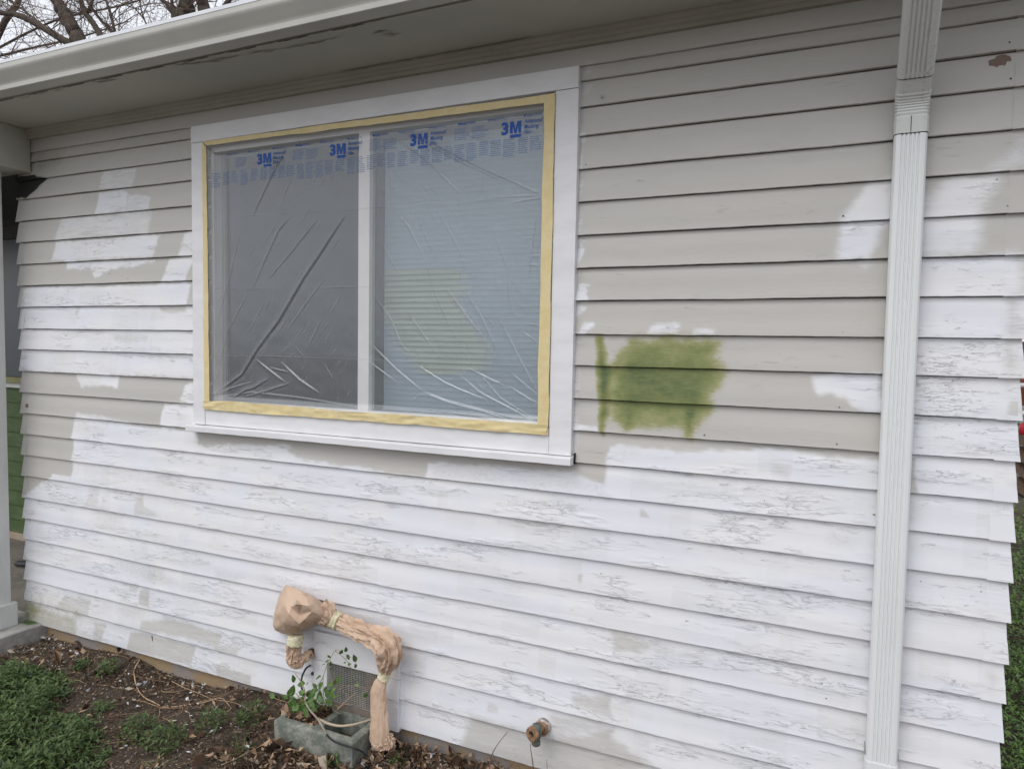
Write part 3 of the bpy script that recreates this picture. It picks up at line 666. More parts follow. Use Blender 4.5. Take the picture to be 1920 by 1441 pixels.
def film_y(X, Z):
    H = np.zeros_like(X); K = np.zeros_like(X)
    groups = {}
    for (a, b, w_, h_, s0, s1, kind) in SEG:
        m = 5*w_+.002
        sel = (X > min(a[0], b[0])-m) & (X < max(a[0], b[0])+m) & (Z > min(a[1], b[1])-m) & (Z < max(a[1], b[1])+m)
        if not sel.any(): continue
        x, z = X[sel], Z[sel]; ex, ez = b[0]-a[0], b[1]-a[1]; L2_ = ex*ex+ez*ez
        t = ((x-a[0])*ex+(z-a[1])*ez)/L2_; tc = np.clip(t, 0, 1)
        d = ((x-a[0])*ez-(z-a[1])*ex)/math.sqrt(L2_); dd = np.hypot(x-a[0]-tc*ex, z-a[1]-tc*ez)
        s_ = s0+(s1-s0)*tc; env = np.sin(np.clip(s_, .02, .98)*math.pi)**.5 if kind == 0 else 1.0
        r_ = dd/w_
        h_ = h_*1.35; w_ = w_*.85
        h = h_*env*np.where(r_ < 1, (1-r_)**1.0*.8+.2*(1-r_*r_)**2, 0) + h_*.22*env*np.exp(-(r_/2.2)**2)*np.sign(d)
        H[sel] = np.where(np.abs(h) > np.abs(H[sel]), h, H[sel])
        K[sel] = np.maximum(K[sel], env*np.exp(-(dd/(.0022+.16*w_))**2)*(.35+.65*min(1, h_/.006) if kind == 0 else .35))
    u = (X-FX0)/(FX1-FX0); v = (Z-FZ0)/(FZ1-FZ0)
    edge = np.clip(np.minimum(np.minimum(u*1.75, (1-u)*1.75), np.minimum(v*1.2, (1-v)*1.2))/.05, 0, 1)
    edge = edge*edge*(3-2*edge)
    sag = -.018 + .026*edge
    low = .0022*fbm(X, Z, 21, 3, .9, .6) + .0007*fbm(X*.5+Z, Z*.6-X*.6, 22, 3, 4, 3)
    FOLDW['k'] = K
    return sag + edge*low - H*np.clip(edge*1.3, .15, 1)
def film_material():
    g = NT('film_plastic')
    n = g.noise((40, 40, 40), 5, .65); n2 = g.noise((9, 9, 5), 3, .6, off=(3, 1, 2))
    nr = g.bump(n2, .2, .004)
    d = g.n('ShaderNodeBsdfDiffuse', {'Color': (.62, .66, .71, 1), 'Normal': nr}).outputs[0]
    t = g.n('ShaderNodeBsdfTranslucent', {'Color': (.6, .62, .66, 1), 'Normal': nr}).outputs[0]
    dt = g.n('ShaderNodeMixShader', {0: .25, 1: d, 2: t}).outputs[0]
    tr = g.n('ShaderNodeBsdfTransparent', {'Color': (.95, .96, .98, 1)}).outputs[0]
    fd = g.n('ShaderNodeAttribute', attribute_name='fold').outputs['Fac']
    body = g.n('ShaderNodeMixShader', {0: g.math('ADD', FILM_COVER, g.math('MULTIPLY', fd, .26), True), 1: tr, 2: dt}).outputs[0]
    gl = g.n('ShaderNodeBsdfGlossy', {'Roughness': .24, 'Normal': nr, 'Color': (1, 1, 1, 1)}).outputs[0]
    fa = g.n('ShaderNodeLayerWeight', {'Blend': .5, 'Normal': nr}).outputs['Facing']
    fr_ = g.math('ADD', .055, g.math('MULTIPLY', g.math('POWER', fa, 3.0), .5), True)
    return g.done(g.n('ShaderNodeMixShader', {0: fr_, 1: body, 2: gl}).outputs[0])
FILM_COVER = .215
M_FILM = film_material()
fx = np.linspace(FX0, FX1, 640); fz = np.linspace(FZ0, FZ1, 440)
GX, GZ = np.meshgrid(fx, fz); GY = film_y(GX.ravel(), GZ.ravel()).reshape(GX.shape); KK = FOLDW['k'].copy()
sheet = grid_obj('film_sheet', np.stack([GX, GY, GZ], -1), M_FILM, film, smooth=True)
sheet.data.attributes.new('fold', 'FLOAT', 'POINT').data.foreach_set('value', KK.astype(np.float32))
# ---- printing on the film
def print_mat(name, col, a):
    g = NT(name)
    return g.done(g.n('ShaderNodeMixShader', {0: a, 1: g.n('ShaderNodeBsdfTransparent').outputs[0], 2: g.bsdf((*col, 1), .5, None, .2).outputs[0]}).outputs[0])
M_INK = print_mat('blue_ink', (.02, .10, .42), .88); M_INK2 = print_mat('pale_blue_ink', (.08, .22, .58), .42)
def conform(me, dy):
    n = len(me.vertices); c = np.zeros(n*3); me.vertices.foreach_get('co', c); c = c.reshape(-1, 3)
    c[:, 1] = film_y(c[:, 0].copy(), c[:, 2].copy())-dy; me.vertices.foreach_set('co', c.ravel()); me.update()
def text_mesh(s, x, z, size, bold=0.0, shear=0.0, sx=1.0):
    cu_ = bpy.data.curves.new('t', 'FONT'); cu_.body = s; cu_.size = 1; cu_.offset = bold; cu_.shear = shear; cu_.resolution_u = 3
    cu_.space_character = .95
    o_ = bpy.data.objects.new('t', cu_); COL.objects.link(o_); bpy.context.view_layer.update()
    me = o_.to_mesh(); V_ = [(x+v.co.x*size*sx, 0, z+v.co.y*size) for v in me.vertices]; F_ = [tuple(p.vertices) for p in me.polygons]
    o_.to_mesh_clear(); bpy.data.objects.remove(o_); return V_, F_
def add_print(name, items, mat, dy=.0012):
    m = MB()
    for V_, F_ in items:
        i = len(m.v); m.v += V_; m.f += [tuple(i+k for k in f) for f in F_]; m.mi += [0]*len(F_)
    o_ = m.build(name, mat, sheet); conform(o_.data, dy); return o_
LOGO = [-2.452, -2.037, -1.630, -1.217]
for lx in LOGO:
    it = [text_mesh('3', lx-.003, 2.562, .061, .05, 0, 1.08)]
    mx, mz, mw, mh = lx+.034, 2.5615, .047, .0445
    P_ = [(0, 0), (.25, 0), (.25, .62), (.40, 0), (.60, 0), (.75, .62), (.75, 0), (1, 0), (1, 1), (.66, 1), (.5, .38), (.34, 1), (0, 1)]
    T_ = [(0, 1, 2, 11, 12), (2, 3, 10, 11), (3, 4, 10), (4, 5, 9, 10), (5, 6, 7, 8, 9)]
    it.append(([(mx+a_*mw, 0, mz+b_*mh) for a_, b_ in P_], T_))
    m = MB(); m.box(lx+.035, lx+.081, 0, 0.0001, 2.546, 2.5575); it.append((m.v, [m.f[2]]))
    for k, s_ in enumerate(('Advanced', 'Masking', 'Film')):
        it.append(text_mesh(s_, lx+.092, 2.594-k*.0200, .0225, .006, .2, .86))
    add_print('printed_logo', it, M_INK)
it = []
for lx in LOGO:
    for dx in (.088, -.06, -.19, .22):
        xx = lx+dx
        if xx < FX0+.03 or xx > FX1-.09: continue
        it.append(text_mesh('48 in/po 1.21 m', xx, 2.6185, .0125, .006, .1))
for k_, i_ in enumerate(it): add_print('size_lettering', [i_], M_INK, .0012)
def lines(m, x0, x1, z1, z0, n, rag=True, r_=random.Random(5)):
    step = (z1-z0)/n
    for k in range(n):
        z = z1-k*step; x = x0; xe = x1 - (r_.uniform(0, .3)*(x1-x0) if rag and r_.random() < .4 else 0)
        while x < xe:
            w_ = r_.uniform(.0035, .011); xx = min(x+w_, xe); i = len(m.v); h = step*r_.uniform(.42, .56)
            m.v += [(x, 0, z-h), (xx, 0, z-h), (xx, 0, z), (x, 0, z)]; m.f.append((i, i+1, i+2, i+3)); m.mi.append(0); x = xx+r_.uniform(.001, .0022)
m = MB()
x = FX0+.03; k = 0
while x < FX1-.05:
    w_ = random.uniform(.036, .048); n = random.choice((7, 8, 9)); lines(m, x, x+w_, 2.543, 2.543-n*.0078, n); x += w_+random.choice((.008, .010, .016)); k += 1
for lx in LOGO:
    lines(m, lx+.205 if lx+.27 < FX1 else lx-.13, (lx+.27) if lx+.27 < FX1 else lx-.06, 2.606, 2.558, 7)
    if lx-.14 > FX0+.02 and lx < -1.3: lines(m, lx-.135, lx-.07, 2.600, 2.556, 6)
o_ = m.build('fine_print', M_INK2, sheet); conform(o_.data, .0012)
# ---- tape strips
def tape_mat():
    g = NT('masking_tape'); n = g.noise((25, 25, 25), 4, .6)
    c = g.mix(g.mr(n, .3, .7), (.70, .57, .29), (.76, .64, .37))
    return g.done(g.bsdf(c, .55, g.bump(g.noise((14, 14, 14), 5, .7, dist=.8), .35, .004), .3).outputs[0])
M_TAPE = tape_mat()
def tape(pts_a, pts_b, y=-.0195, seed=0, crumple=.0020, label=None):
    """strip between polyline a and polyline b ((x,z) points), with a wavy free edge"""
    n = 160; r_ = 7; P = np.zeros((r_, n, 3)); T = np.linspace(0, 1, n)
    A_ = np.array(pts_a); B_ = np.array(pts_b)
    def lerp(Q_, t):
        d = np.r_[0, np.cumsum(np.hypot(*np.diff(Q_, axis=0).T))]; d /= d[-1]; return np.stack([np.interp(t, d, Q_[:, 0]), np.interp(t, d, Q_[:, 1])], -1)
    a = lerp(A_, T); b = lerp(B_, T)
    wv = .0018*fbm(T*2, T*0+seed, seed, 3, 2); wv2 = .0022*fbm(T*2, T*0+seed, seed+9, 3, 3)
    nrm = (b-a)/np.linalg.norm(b-a, axis=1)[:, None]
    for i in range(r_):
        s_ = i/(r_-1); q = a*(1-s_)+b*s_ + nrm*((1-s_)*wv+s_*wv2)[:, None]
        c = crumple*fbm(T*1.2, T*0+s_*.3+seed, seed+3, 4, 5, 3)
        P[i, :, 0] = q[:, 0]; P[i, :, 2] = q[:, 1]; P[i, :, 1] = y - np.abs(c) - .0004*math.sin(s_*math.pi)
    o = grid_obj('masking_tape', P, M_TAPE, film, smooth=True)
    if label: o['label'] = label
    return o
tape([(TX0+.002, 2.6885), (TX1, 2.679)], [(TX0+.03, 2.668), (TX1-.03, 2.650)], -.0200, 1)
tape([(TX0+.002, 1.44), (TX0+.0, 2.688)], [(TX0+.036, 1.44), (TX0+.028, 2.66)], -.0192, 2)
tape([(TX1-.001, 1.425), (TX1, 2.679)], [(TX1-.046, 1.425), (TX1-.042, 2.66)], -.0208, 3)
tape([(TX0, 1.4665), (-2.55, 1.475), (-2.3, 1.470), (-1.9, 1.464), (TX1-.0, 1.464)], [(TX0, 1.428), (-2.45, 1.425), (-1.9, 1.427), (TX1-.01, 1.424)], -.0225, 4, .0050, 'crumpled bottom strip of the yellow tape')

# ------------------------------------------------------------------ crawlspace vent (part of the house)
vent = bpy.data.objects.new('crawlspace_vent', None); COL.objects.link(vent); vent.parent = house
def vbox(name, x0, x1, y0, y1, z0, z1, mat=None):
    m = MB(); m.box(x0, x1, y0, y1, z0, z1); o = m.build(name, mat or M_SIDE, vent, bevel=.0012)
    if mat is None: paint_attr(o)
    return o
vbox('head_board', -2.110, -1.655, -.010, .02, .333, .462)
vbox('side_board', -2.110, -2.036, -.012, .02, .10, .331)
vbox('side_board', -1.742, -1.655, -.012, .02, .105, .331)
M_WIRE = paint('galvanised_wire', (.58, .58, .55), .5, .1, 30)
m = MB(); x = -2.036
while x < -1.742: m.box(x-.0006, x+.0006, .0095, .0107, .15, .333); x += .0085
z = .152
while z < .333: m.box(-2.036, -1.742, .0085, .0096, z-.0006, z+.0006); z += .0085
m.build('wire_screen', M_WIRE, vent)
vbox('bottom_rail', -2.036, -1.742, -.002, .03, .06, .150, paint('weathered_wood', (.22, .18, .15), .85, .1, 12, .5, 60))
m = MB(); m.box(-1.87, -1.74, .05, .07, .1, .33); m.build('inner_brick', paint('rusty_brown', (.20, .11, .055), .9, .1, 14, .3), vent)
m = MB()
for q in (((-2.05, .35, .05), (-1.73, .35, .05), (-1.73, .35, .36), (-2.05, .35, .36)), ((-2.05, .03, .35), (-1.73, .03, .35), (-1.73, .35, .35), (-2.05, .35, .35))): m.quad(*q)
m.build('void', M_DARK, vent)

# ------------------------------------------------------------------ porch at the left end
M_POST = paint('white_porch_paint', (.62, .63, .61), .5, .04, 3, .2, 50, stretch=(4, 4, 1))
PXW = -4.105
def pbox(name, x0, x1, y0, y1, z0, z1, mat, bev=.003, parent=house):
    m = MB(); m.box(x0, x1, y0, y1, z0, z1); return m.build(name, mat, parent, bevel=bev)
mb = MB()
i0 = [(-4.42, .0), (-4.095, .0), (-4.02, -.36), (-4.42, -.36)]
mb.v += [(x, y, 2.660+.00*y) for x, y in i0]+[(x, y, 2.8855) for x, y in i0]
mb.f += [(3, 2, 1, 0), (4, 5, 6, 7), (0, 1, 5, 4), (1, 2, 6, 5), (2, 3, 7, 6), (3, 0, 4, 7)]; mb.mi = [0]*6
mb.build('porch_beam', M_SOFFIT, house, bevel=.004)
pbox('porch_post', -4.36, -4.215, -.22, -.085, .26, 2.66, M_POST)
pbox('post_plinth', -4.40, -4.185, -.26, -.068, .131, .262, M_POST)
M_CONC = (lambda g: g.done(g.bsdf(g.mix(g.mr(g.attr('moss', 0), .2, .7), g.mix(g.mr(g.noise((9, 9, 9), 5, .7), .35, .7), (.40, .39, .37), (.25, .24, .22)), (.07, .12, .035)),
    .85, g.bump(g.noise((60, 60, 60), 5, .7), .5, .004)).outputs[0]))(NT('painted_concrete'))
gx, gy = np.meshgrid(np.linspace(-5.0, -4.083, 60), np.linspace(-1.0, .06, 90))
gz_ = .131+.0015*fbm(gx, gy, 4, 3, 3, 3)
edge = np.zeros_like(gx)
P = np.stack([gx, gy, gz_], -1)
side = P[:, -1:, :].copy(); s1 = side.copy(); s1[..., 0] += .006; s1[..., 2] -= .006; s2 = side.copy(); s2[..., 0] += .008+.002*fbm(side[..., 1], side[..., 1], 9, 3, 6, 6); s2[..., 2] = .0
P = np.concatenate([P, s1, s2], 1)
slab = grid_obj('porch_slab', P, M_CONC, house, smooth=False)
V = P.reshape(-1, 3); ms = np.clip(1-np.hypot((V[:, 0]+4.16)/.08, (V[:, 1]-.0)/.09)+.35*fbm(V[:, 0], V[:, 1], 2, 3, 7, 7), 0, 1)*(V[:, 2] > .1)*1.4
at = slab.data.color_attributes.new('moss', 'FLOAT_COLOR', 'POINT'); at.data.foreach_set('color', np.stack([ms]*3+[ms*0+1], -1).astype(np.float32).ravel())
# recess behind: floor, green boarded wall, window
g = NT('porch_floor_paint'); M_PF = g.done(g.bsdf(g.mix(g.mr(g.noise((5, 5, 5), 5, .7), .35, .7), (.20, .18, .155), (.13, .12, .105)), .8, g.bump(g.noise((50, 50, 50), 4), .3, .003)).outputs[0])
mb = MB(); mb.box(-9, -4.245, .055, 2.2, .02, .13)
for k in range(5): mb.box(-6.4, -4.3, .42+.045*k, .437+.045*k, .13, .137)
mb.build('porch_floor', M_PF, house)
g = NT('green_board_paint'); M_GRN = g.done(g.bsdf(g.mix(g.mr(g.noise((4, 4, 14), 5, .7), .4, .7), (.050, .085, .022), (.085, .12, .045)), .6, g.bump(g.noise((8, 8, 60), 4), .4, .003)).outputs[0])
YB = .98
pw = bpy.data.objects.new('porch_wall', None); COL.objects.link(pw); pw.parent = house
m = MB(); zt = 1.352; kk = 0
while zt > .25:
    zb = zt-.118; i = len(m.v)
    m.v += [(-9, YB+.012, zt), (-4.2, YB+.012, zt), (-4.2, YB, zb), (-9, YB, zb), (-4.2, YB+.014, zb), (-9, YB+.014, zb)]
    m.f += [(i, i+3, i+2, i+1), (i+3, i+5, i+4, i+2)]; m.mi += [0, 0]; zt = zb
m.build('green_boards', M_GRN, pw)
pbox('base_band', -9, -4.2, YB-.01, YB+.05, .12, zt+.01, paint('tan_base_paint', (.36, .29, .21), .8), .003, pw)
pbox('green_sill', -9, -4.2, YB-.05, YB+.02, 1.395, 1.44, paint('weathered_green_sill', (.28, .27, .13), .7, .15, 9, .4), .003, pw)
pbox('sill_apron', -9, -4.2, YB-.02, YB+.015, 1.3535, 1.3935, M_POST, .003, pw)
pbox('window_pane', -9, -4.2, YB+.0, YB+.02, 1.44, 2.52, (lambda g: g.done(g.bsdf((.065, .075, .08, 1), .3, None, .6).outputs[0]))(NT('dusty_dark_glass')), 0, pw)
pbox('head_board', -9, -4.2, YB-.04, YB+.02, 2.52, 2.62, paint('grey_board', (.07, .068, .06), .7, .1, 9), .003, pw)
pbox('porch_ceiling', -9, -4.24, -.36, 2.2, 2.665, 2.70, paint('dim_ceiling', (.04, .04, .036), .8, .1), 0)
m = MB(); m.box(-4.225, -4.217, .02, 1.2, .13, 2.66); o = m.build('return_wall', M_WHITE, house)
# small dark shoe on the porch floor
sh = MB(); c = PZ(41, 1063, .13); c[0] -= .09
rings = []
for t, w_, h_, zz in ((0, .012, .012, .02), (.12, .034, .03, .03), (.4, .038, .035, .035), (.7, .036, .05, .04), (.92, .032, .06, .045), (1, .012, .05, .04)):
    rings.append([(c[0]+.02+t*.25, c[1]+.03*t+w_*math.cos(a), .1315+max(0, zz*.5+h_*.6*math.sin(a)+h_*.25)) for a in np.linspace(0, 2*math.pi, 12, endpoint=False)])
sh.loft(rings); so_ = sh.build('shoe', paint('black_rubber', (.03, .03, .03), .5), smooth=True)
tag(so_, 'black shoe lying on the porch floor behind the house corner', 'shoe')

# ------------------------------------------------------------------ ground
def gz(x, y):
    x = np.asarray(x, float); y = np.asarray(y, float)
    z = .040 + np.where(y < 0, .03*np.clip(y, -3, 0), 0) + .010*fbm(x, y, 31, 3, .9, .9)
    z = z - .035*np.clip((y-.2)/1.0, 0, 1)
    z = z + .004*fbm(x, y, 32, 4, 5, 5)*np.clip((y+2.2), 0, 1)
    z = z + .030*np.exp(-(y/.10)**2)*np.clip(.45+.8*fbm(x, y*0, 36, 3, .8, .8), 0, 1.1)*(y < .2)
    return z
def gz1(x, y): return float(gz(np.array([x]), np.array([y]))[0])
xs = np.concatenate([[-70, -45, -25, -14, -9, -6.5, -5.2, -4.6], np.arange(-4.3, 1.3, .0125), np.arange(1.35, 4, .1), [4.5, 6, 9, 15, 28, 50, 70]])
ys = np.concatenate([[-70, -40, -20, -10, -6, -4, -3, -2.4, -2], np.arange(-1.7, .06, .0125), np.arange(.1, 9, .12), [10, 13, 18, 28, 45, 70]])
GX_, GY_ = np.meshgrid(xs, ys); GZ_ = gz(GX_, GY_)
rg = np.random.default_rng(2); fine = (GX_ > -4.3) & (GX_ < 1.3) & (GY_ > -1.7) & (GY_ < .06)
GZ_ = GZ_ + fine*rg.normal(0, .0016, GZ_.shape) + fine*.0035*np.abs(fbm(GX_, GY_, 60, 3, 14, 14))
g = NT('dirt_soil')
nA = g.noise((5, 5, 5), 6, .7); nB = g.noise((60, 60, 60), 5, .75, off=(3, 3, 3)); nC = g.noise((180, 180, 180), 3, .7, off=(1, 3, 3))
c = g.mix(g.mr(nA, .35, .65), (.052, .040, .030), (.088, .069, .054)); c = g.mix(g.mr(nB, .50, .66), c, (.16, .125, .095)); c = g.mix(g.mr(nC, .60, .72), c, (.045, .032, .024))
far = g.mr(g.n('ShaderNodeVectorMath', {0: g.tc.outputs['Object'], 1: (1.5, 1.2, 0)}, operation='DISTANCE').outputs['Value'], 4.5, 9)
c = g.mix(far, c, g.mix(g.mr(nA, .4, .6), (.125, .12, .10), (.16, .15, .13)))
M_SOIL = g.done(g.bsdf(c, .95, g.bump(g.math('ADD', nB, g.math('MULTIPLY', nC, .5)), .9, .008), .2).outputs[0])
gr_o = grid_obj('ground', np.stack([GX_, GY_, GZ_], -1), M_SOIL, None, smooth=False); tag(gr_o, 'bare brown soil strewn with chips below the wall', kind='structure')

# ------------------------------------------------------------------ loose litter, vectorised little faces
def scatter_quads(name, pos, size, aspect, tilt, mats, midx, yaw=None, curl=0.0, seed=1, kind='stuff', label=None, parent=None, smooth=False):
    r_ = np.random.default_rng(seed); n = len(pos); pos = np.asarray(pos)
    yaw = r_.uniform(0, 6.283, n) if yaw is None else yaw
    ti = r_.normal(0, 1, n)*tilt; tj = r_.normal(0, 1, n)*tilt
    ux = np.stack([np.cos(yaw), np.sin(yaw), ti], -1); ux /= np.linalg.norm(ux, axis=1)[:, None]
    uy = np.stack([-np.sin(yaw), np.cos(yaw), tj], -1); uy /= np.linalg.norm(uy, axis=1)[:, None]
    nz = np.cross(ux, uy)
    L = (np.asarray(size)*.5)[:, None]; Wd = L*np.asarray(aspect)[:, None]
    cr = (r_.normal(0, 1, n)*curl)[:, None]*L
    # leaf shaped: tip, two shoulders, base; folded along the middle
    p0 = pos-ux*L; p1 = pos-uy*Wd-ux*L*.15+nz*cr; p2 = pos+ux*L+nz*cr*.8; p3 = pos+uy*Wd-ux*L*.15+nz*cr
    pm = pos+ux*L*.05-nz*np.abs(cr)*.35
    V = np.stack([p0, p1, p2, p3, pm], 1).reshape(-1, 3); b = np.arange(n)*5
    Q = np.stack([np.stack([b, b+1, b+4], -1), np.stack([b+1, b+2, b+4], -1), np.stack([b+2, b+3, b+4], -1), np.stack([b+3, b, b+4], -1)], 1).reshape(-1, 3)
    o = np_obj(name, V, Q, mats, parent, smooth, np.repeat(midx, 4)); 
    if kind: tag(o, label, kind=kind)
    return o
def flat(name, col, rough=.8, var=.25, sc=30, trans=0.0):
    g = NT(name)
    oi = g.n('ShaderNodeNewGeometry').outputs['Random Per Island']
    c = g.mix(g.math('MULTIPLY', oi, 1.0), tuple(k*(1-var) for k in col), tuple(min(1, k*(1+var)) for k in col))
    b = g.bsdf(c, rough, None, .3).outputs[0]
    if trans:
        t = g.n('ShaderNodeBsdfTranslucent', {'Color': c}).outputs[0]; b = g.n('ShaderNodeMixShader', {0: trans, 1: b, 2: t}).outputs[0]
    return g.done(b)
L_BR = [flat('dead_leaf_brown', (.13, .078, .048), .7, .5), flat('dead_leaf_tan', (.36, .245, .16), .7, .35), flat('dead_leaf_dark', (.065, .043, .03), .8, .4), flat('pale_chip', (.38, .32, .25), .8, .35), flat('paint_flake_white', (.68, .68, .70), .6, .15)]
def in_block(x, y): return (-2.18 < x < -1.74) & (-.215 < y < .03)
def litter_pos(n, f, seed):
    r_ = np.random.default_rng(seed); out = []
    while len(out) < n:
        x = r_.uniform(-4.07, .9, n*3); y = -np.abs(r_.uniform(0, 1, n*3))*1.5+.02
        k = r_.uniform(0, 1, n*3) < f(x, y)
        k &= ~((x > -2.20) & (x < -1.72) & (y > -.23) & (y < .06))
        out += list(zip(x[k], y[k]))
    P = np.array(out[:n]); z = gz(P[:, 0], P[:, 1])+.006+r_.uniform(0, .010, n); return np.stack([P[:, 0], P[:, 1], z], -1)
n = 34000
dens = lambda x, y: .45+.45*np.clip(fbm(x, y, 77, 3, 1.3, 1.3), -.6, 1)+.3*np.exp(-((y+.1)/.15)**2)
P = litter_pos(n, dens, 5); rg = np.random.default_rng(6)
scatter_quads('soil_chips', P, rg.gamma(2.2, .0040, n)+.003, rg.uniform(.12, .5, n), .4, L_BR, rg.choice(5, n, p=[.28, .22, .28, .20, .02]), None, .4, 8, label='fine bark and leaf crumbs spread over the soil')
n = 7000
P = litter_pos(n, lambda x, y: (.06+.94*np.clip((x+2.40)/.3, 0, 1))*(.12+.88*np.exp(-((y+.22)/.28)**2)), 15); P[:, 2] += rg.uniform(0, .022, n)
scatter_quads('leaf_litter', P, rg.gamma(5, .0050, n)+.006, rg.uniform(.35, .6, n), .55, L_BR, rg.choice(5, n, p=[.42, .29, .22, .06, .01]), None, .7, 9, label='curled brown dead leaves heaped along the wall base')
n = 480
P = litter_pos(n, lambda x, y: np.exp(-((y+.10)/.13)**2)*(.25+.75*np.clip(fbm(x, y, 90, 2, 1.1, 1.1), 0, 1))+.03, 25); P[:, 2] += .004
scatter_quads('paint_chips', P, rg.gamma(2.2, .0042, n)+.005, rg.uniform(.3, .9, n), .3, L_BR, rg.choice(5, n, p=[0, 0, 0, .3, .7]), None, .2, 10, label='white paint flakes scraped off the wall onto the soil')
# thin dead twigs lying about
M_TW = [flat('twig_brown', (.13, .08, .05), .8, .4), flat('twig_tan', (.40, .27, .16), .7, .3)]
m = MB(); rr = random.Random(4)
for k in range(620):
    x = rr.uniform(-4.05, -.6); y = -rr.random()**1.3*1.0-.0; a = rr.gauss(.25, .8)
    if -2.25 < x < -1.7 and y > -.26: continue
    L = rr.gammavariate(3, .05)+.03; p = []; cx, cy = x, y; lift = rr.uniform(0, .03) if rr.random() < .2 else 0
    for j in range(6):
        p.append((cx, min(cy, -.005), gz1(cx, cy)+.006+lift*j/5+rr.uniform(0, .003))); a += rr.gauss(0, .28); cx += math.cos(a)*L/5; cy += math.sin(a)*L/5
    m.cur = rr.choice((0, 0, 1)); r0 = rr.uniform(.0005, .0016); m.tube(p, [r0, r0, r0*.9, r0*.8, r0*.6, r0*.3], 4)
tag(m.build('dead_twigs', M_TW), 'thin broken twigs lying on the soil', kind='stuff')
M_VINE = flat('dry_vine', (.52, .36, .22), .6, .1)
def vine(name, pts, r0, label, mat=M_VINE, z=None, lift=.008, cat='dry stem', group=None, tip=.4, build=True):
    P = [PZ(a, b, .035) for a, b in pts]; P = [(p[0], p[1], gz1(p[0], p[1])+lift) for p in P]
    Q = smooth_path(P, 6); m = MB(); m.tube(Q, [r0*(1-(1-tip)*k/len(Q)) for k in range(len(Q))], 6); o = m.build(name, mat, None, True)
    return tag(o, label, cat, group)
def smooth_path(P, k=6):
    P = [Vector(p) for p in P]; out = []
    for i in range(len(P)-1):
        p0 = P[max(i-1, 0)]; p1 = P[i]; p2 = P[i+1]; p3 = P[min(i+2, len(P)-1)]
        for j in range(k):
            t = j/k; out.append(.5*((2*p1)+(-p0+p2)*t+(2*p0-5*p1+4*p2-p3)*t*t+(-p0+3*p1-3*p2+p3)*t*t*t))
    out.append(P[-1]); return out
vine('dry_vine', [(262,1250),(253,1262),(252,1272),(258,1290),(270,1305),(288,1317),(310,1324),(350,1325),(385,1321),(405,1316),(418,1320),(428,1331),(433,1338),(425,1342)], .0035, 'pale dry stem curving in a long hook over the bare soil', group='dry stems on the soil')
vine('dry_vine', [(322,1280),(345,1291),(372,1304),(400,1318),(440,1332),(475,1347)], .0018, 'thin straight dry stem crossing the tail of the hooked stem', group='dry stems on the soil', lift=.012)
vine('dry_vine', [(0,1256),(40,1243),(80,1236),(130,1235),(190,1246)], .0022, 'brown dry stem near the porch slab', M_TW[0], group='dry stems on the soil', lift=.012)
vine('dry_vine', [(415,1441),(450,1425),(500,1402),(540,1385),(578,1368)], .0016, 'straight dry stem leaning over the concrete block end', group='dry stems on the soil', lift=.02)
def stem3(name, pts, r0, label, mat, group):
    Q = smooth_path([tuple(PY(a, b, y)) for a, b, y in pts], 6); m = MB(); m.tube(Q, [r0*(1-.5*k/len(Q)) for k in range(len(Q))], 6); return tag(m.build(name, mat, None, True), label, 'dead stem', group)
G_ = 'upright dead stems by the tap'
stem3('dead_stem', [(918,1455,-.12),(919,1430,-.12),(922,1414,-.12),(935,1392,-.11),(952,1371,-.10)], .0022, 'forked dead stem standing left of the brass tap', M_TW[0], G_)
stem3('dead_stem', [(941,1455,-.12),(936,1436,-.12),(926,1420,-.12),(924,1406,-.12)], .0018, 'short curled dead stem beside the forked one', M_TW[0], G_)
stem3('dead_stem', [(1002,1460,-.10),(999,1430,-.10),(996,1410,-.10),(994,1393,-.10)], .0022, 'straight dead stem rising to just under the brass tap', M_TW[0], G_)
stem3('dead_stem', [(1027,1460,-.10),(1026,1440,-.10),(1025,1423,-.10)], .0016, 'short dead stem to the right of the brass tap', M_TW[0], G_)
stem3('dead_stem', [(982,1455,-.10),(975,1440,-.10),(970,1429,-.10)], .0015, 'slanting dead stem tip at the bottom edge below the tap', M_TW[0], G_)

# ------------------------------------------------------------------ leafy plants
def leaf_into(V, Fc, base, direction, normal, L, Wd, fold=.25, bend=.3):
    """ovate leaf of 12 faces folded along the midrib"""
    d = Vector(direction).normalized(); n_ = Vector(normal); n_ = (n_-d*n_.dot(d)); n_ = n_.normalized() if n_.length > 1e-4 else d.orthogonal().normalized()
    s_ = d.cross(n_); i = len(V); prof = [(0, .0), (.14, .55), (.34, .98), (.55, .95), (.78, .6), (1.0, 0.0)]
    for t, w_ in prof:
        c = Vector(base)+d*(t*L)-n_*(bend*L*t*t); e = w_*Wd*.5
        V.append(tuple(c+s_*e+n_*fold*e)); V.append(tuple(c)); V.append(tuple(c-s_*e+n_*fold*e))
    for k in range(len(prof)-1):
        a = i+3*k; Fc.append((a, a+1, a+4, a+3)); Fc.append((a+1, a+2, a+5, a+4))
def leaf_mat(name, c1, c2, rough=.42):
    g = NT(name); oi = g.n('ShaderNodeNewGeometry').outputs['Random Per Island']
    c = g.mix(oi, c1, c2); n = g.noise((60, 60, 60), 3); c = g.mix(g.mr(n, .4, .7), c, tuple(k*1.3 for k in c2))
    b = g.bsdf(c, rough, g.bump(n, .3, .001), .5).outputs[0]; t = g.n('ShaderNodeBsdfTranslucent', {'Color': c}).outputs[0]
    return g.done(g.n('ShaderNodeMixShader', {0: .22, 1: b, 2: t}).outputs[0])
M_LF = leaf_mat('glossy_leaf', (.055, .115, .028), (.115, .20, .05)); M_LFD = leaf_mat('dark_leaf', (.028, .060, .018), (.065, .12, .03))
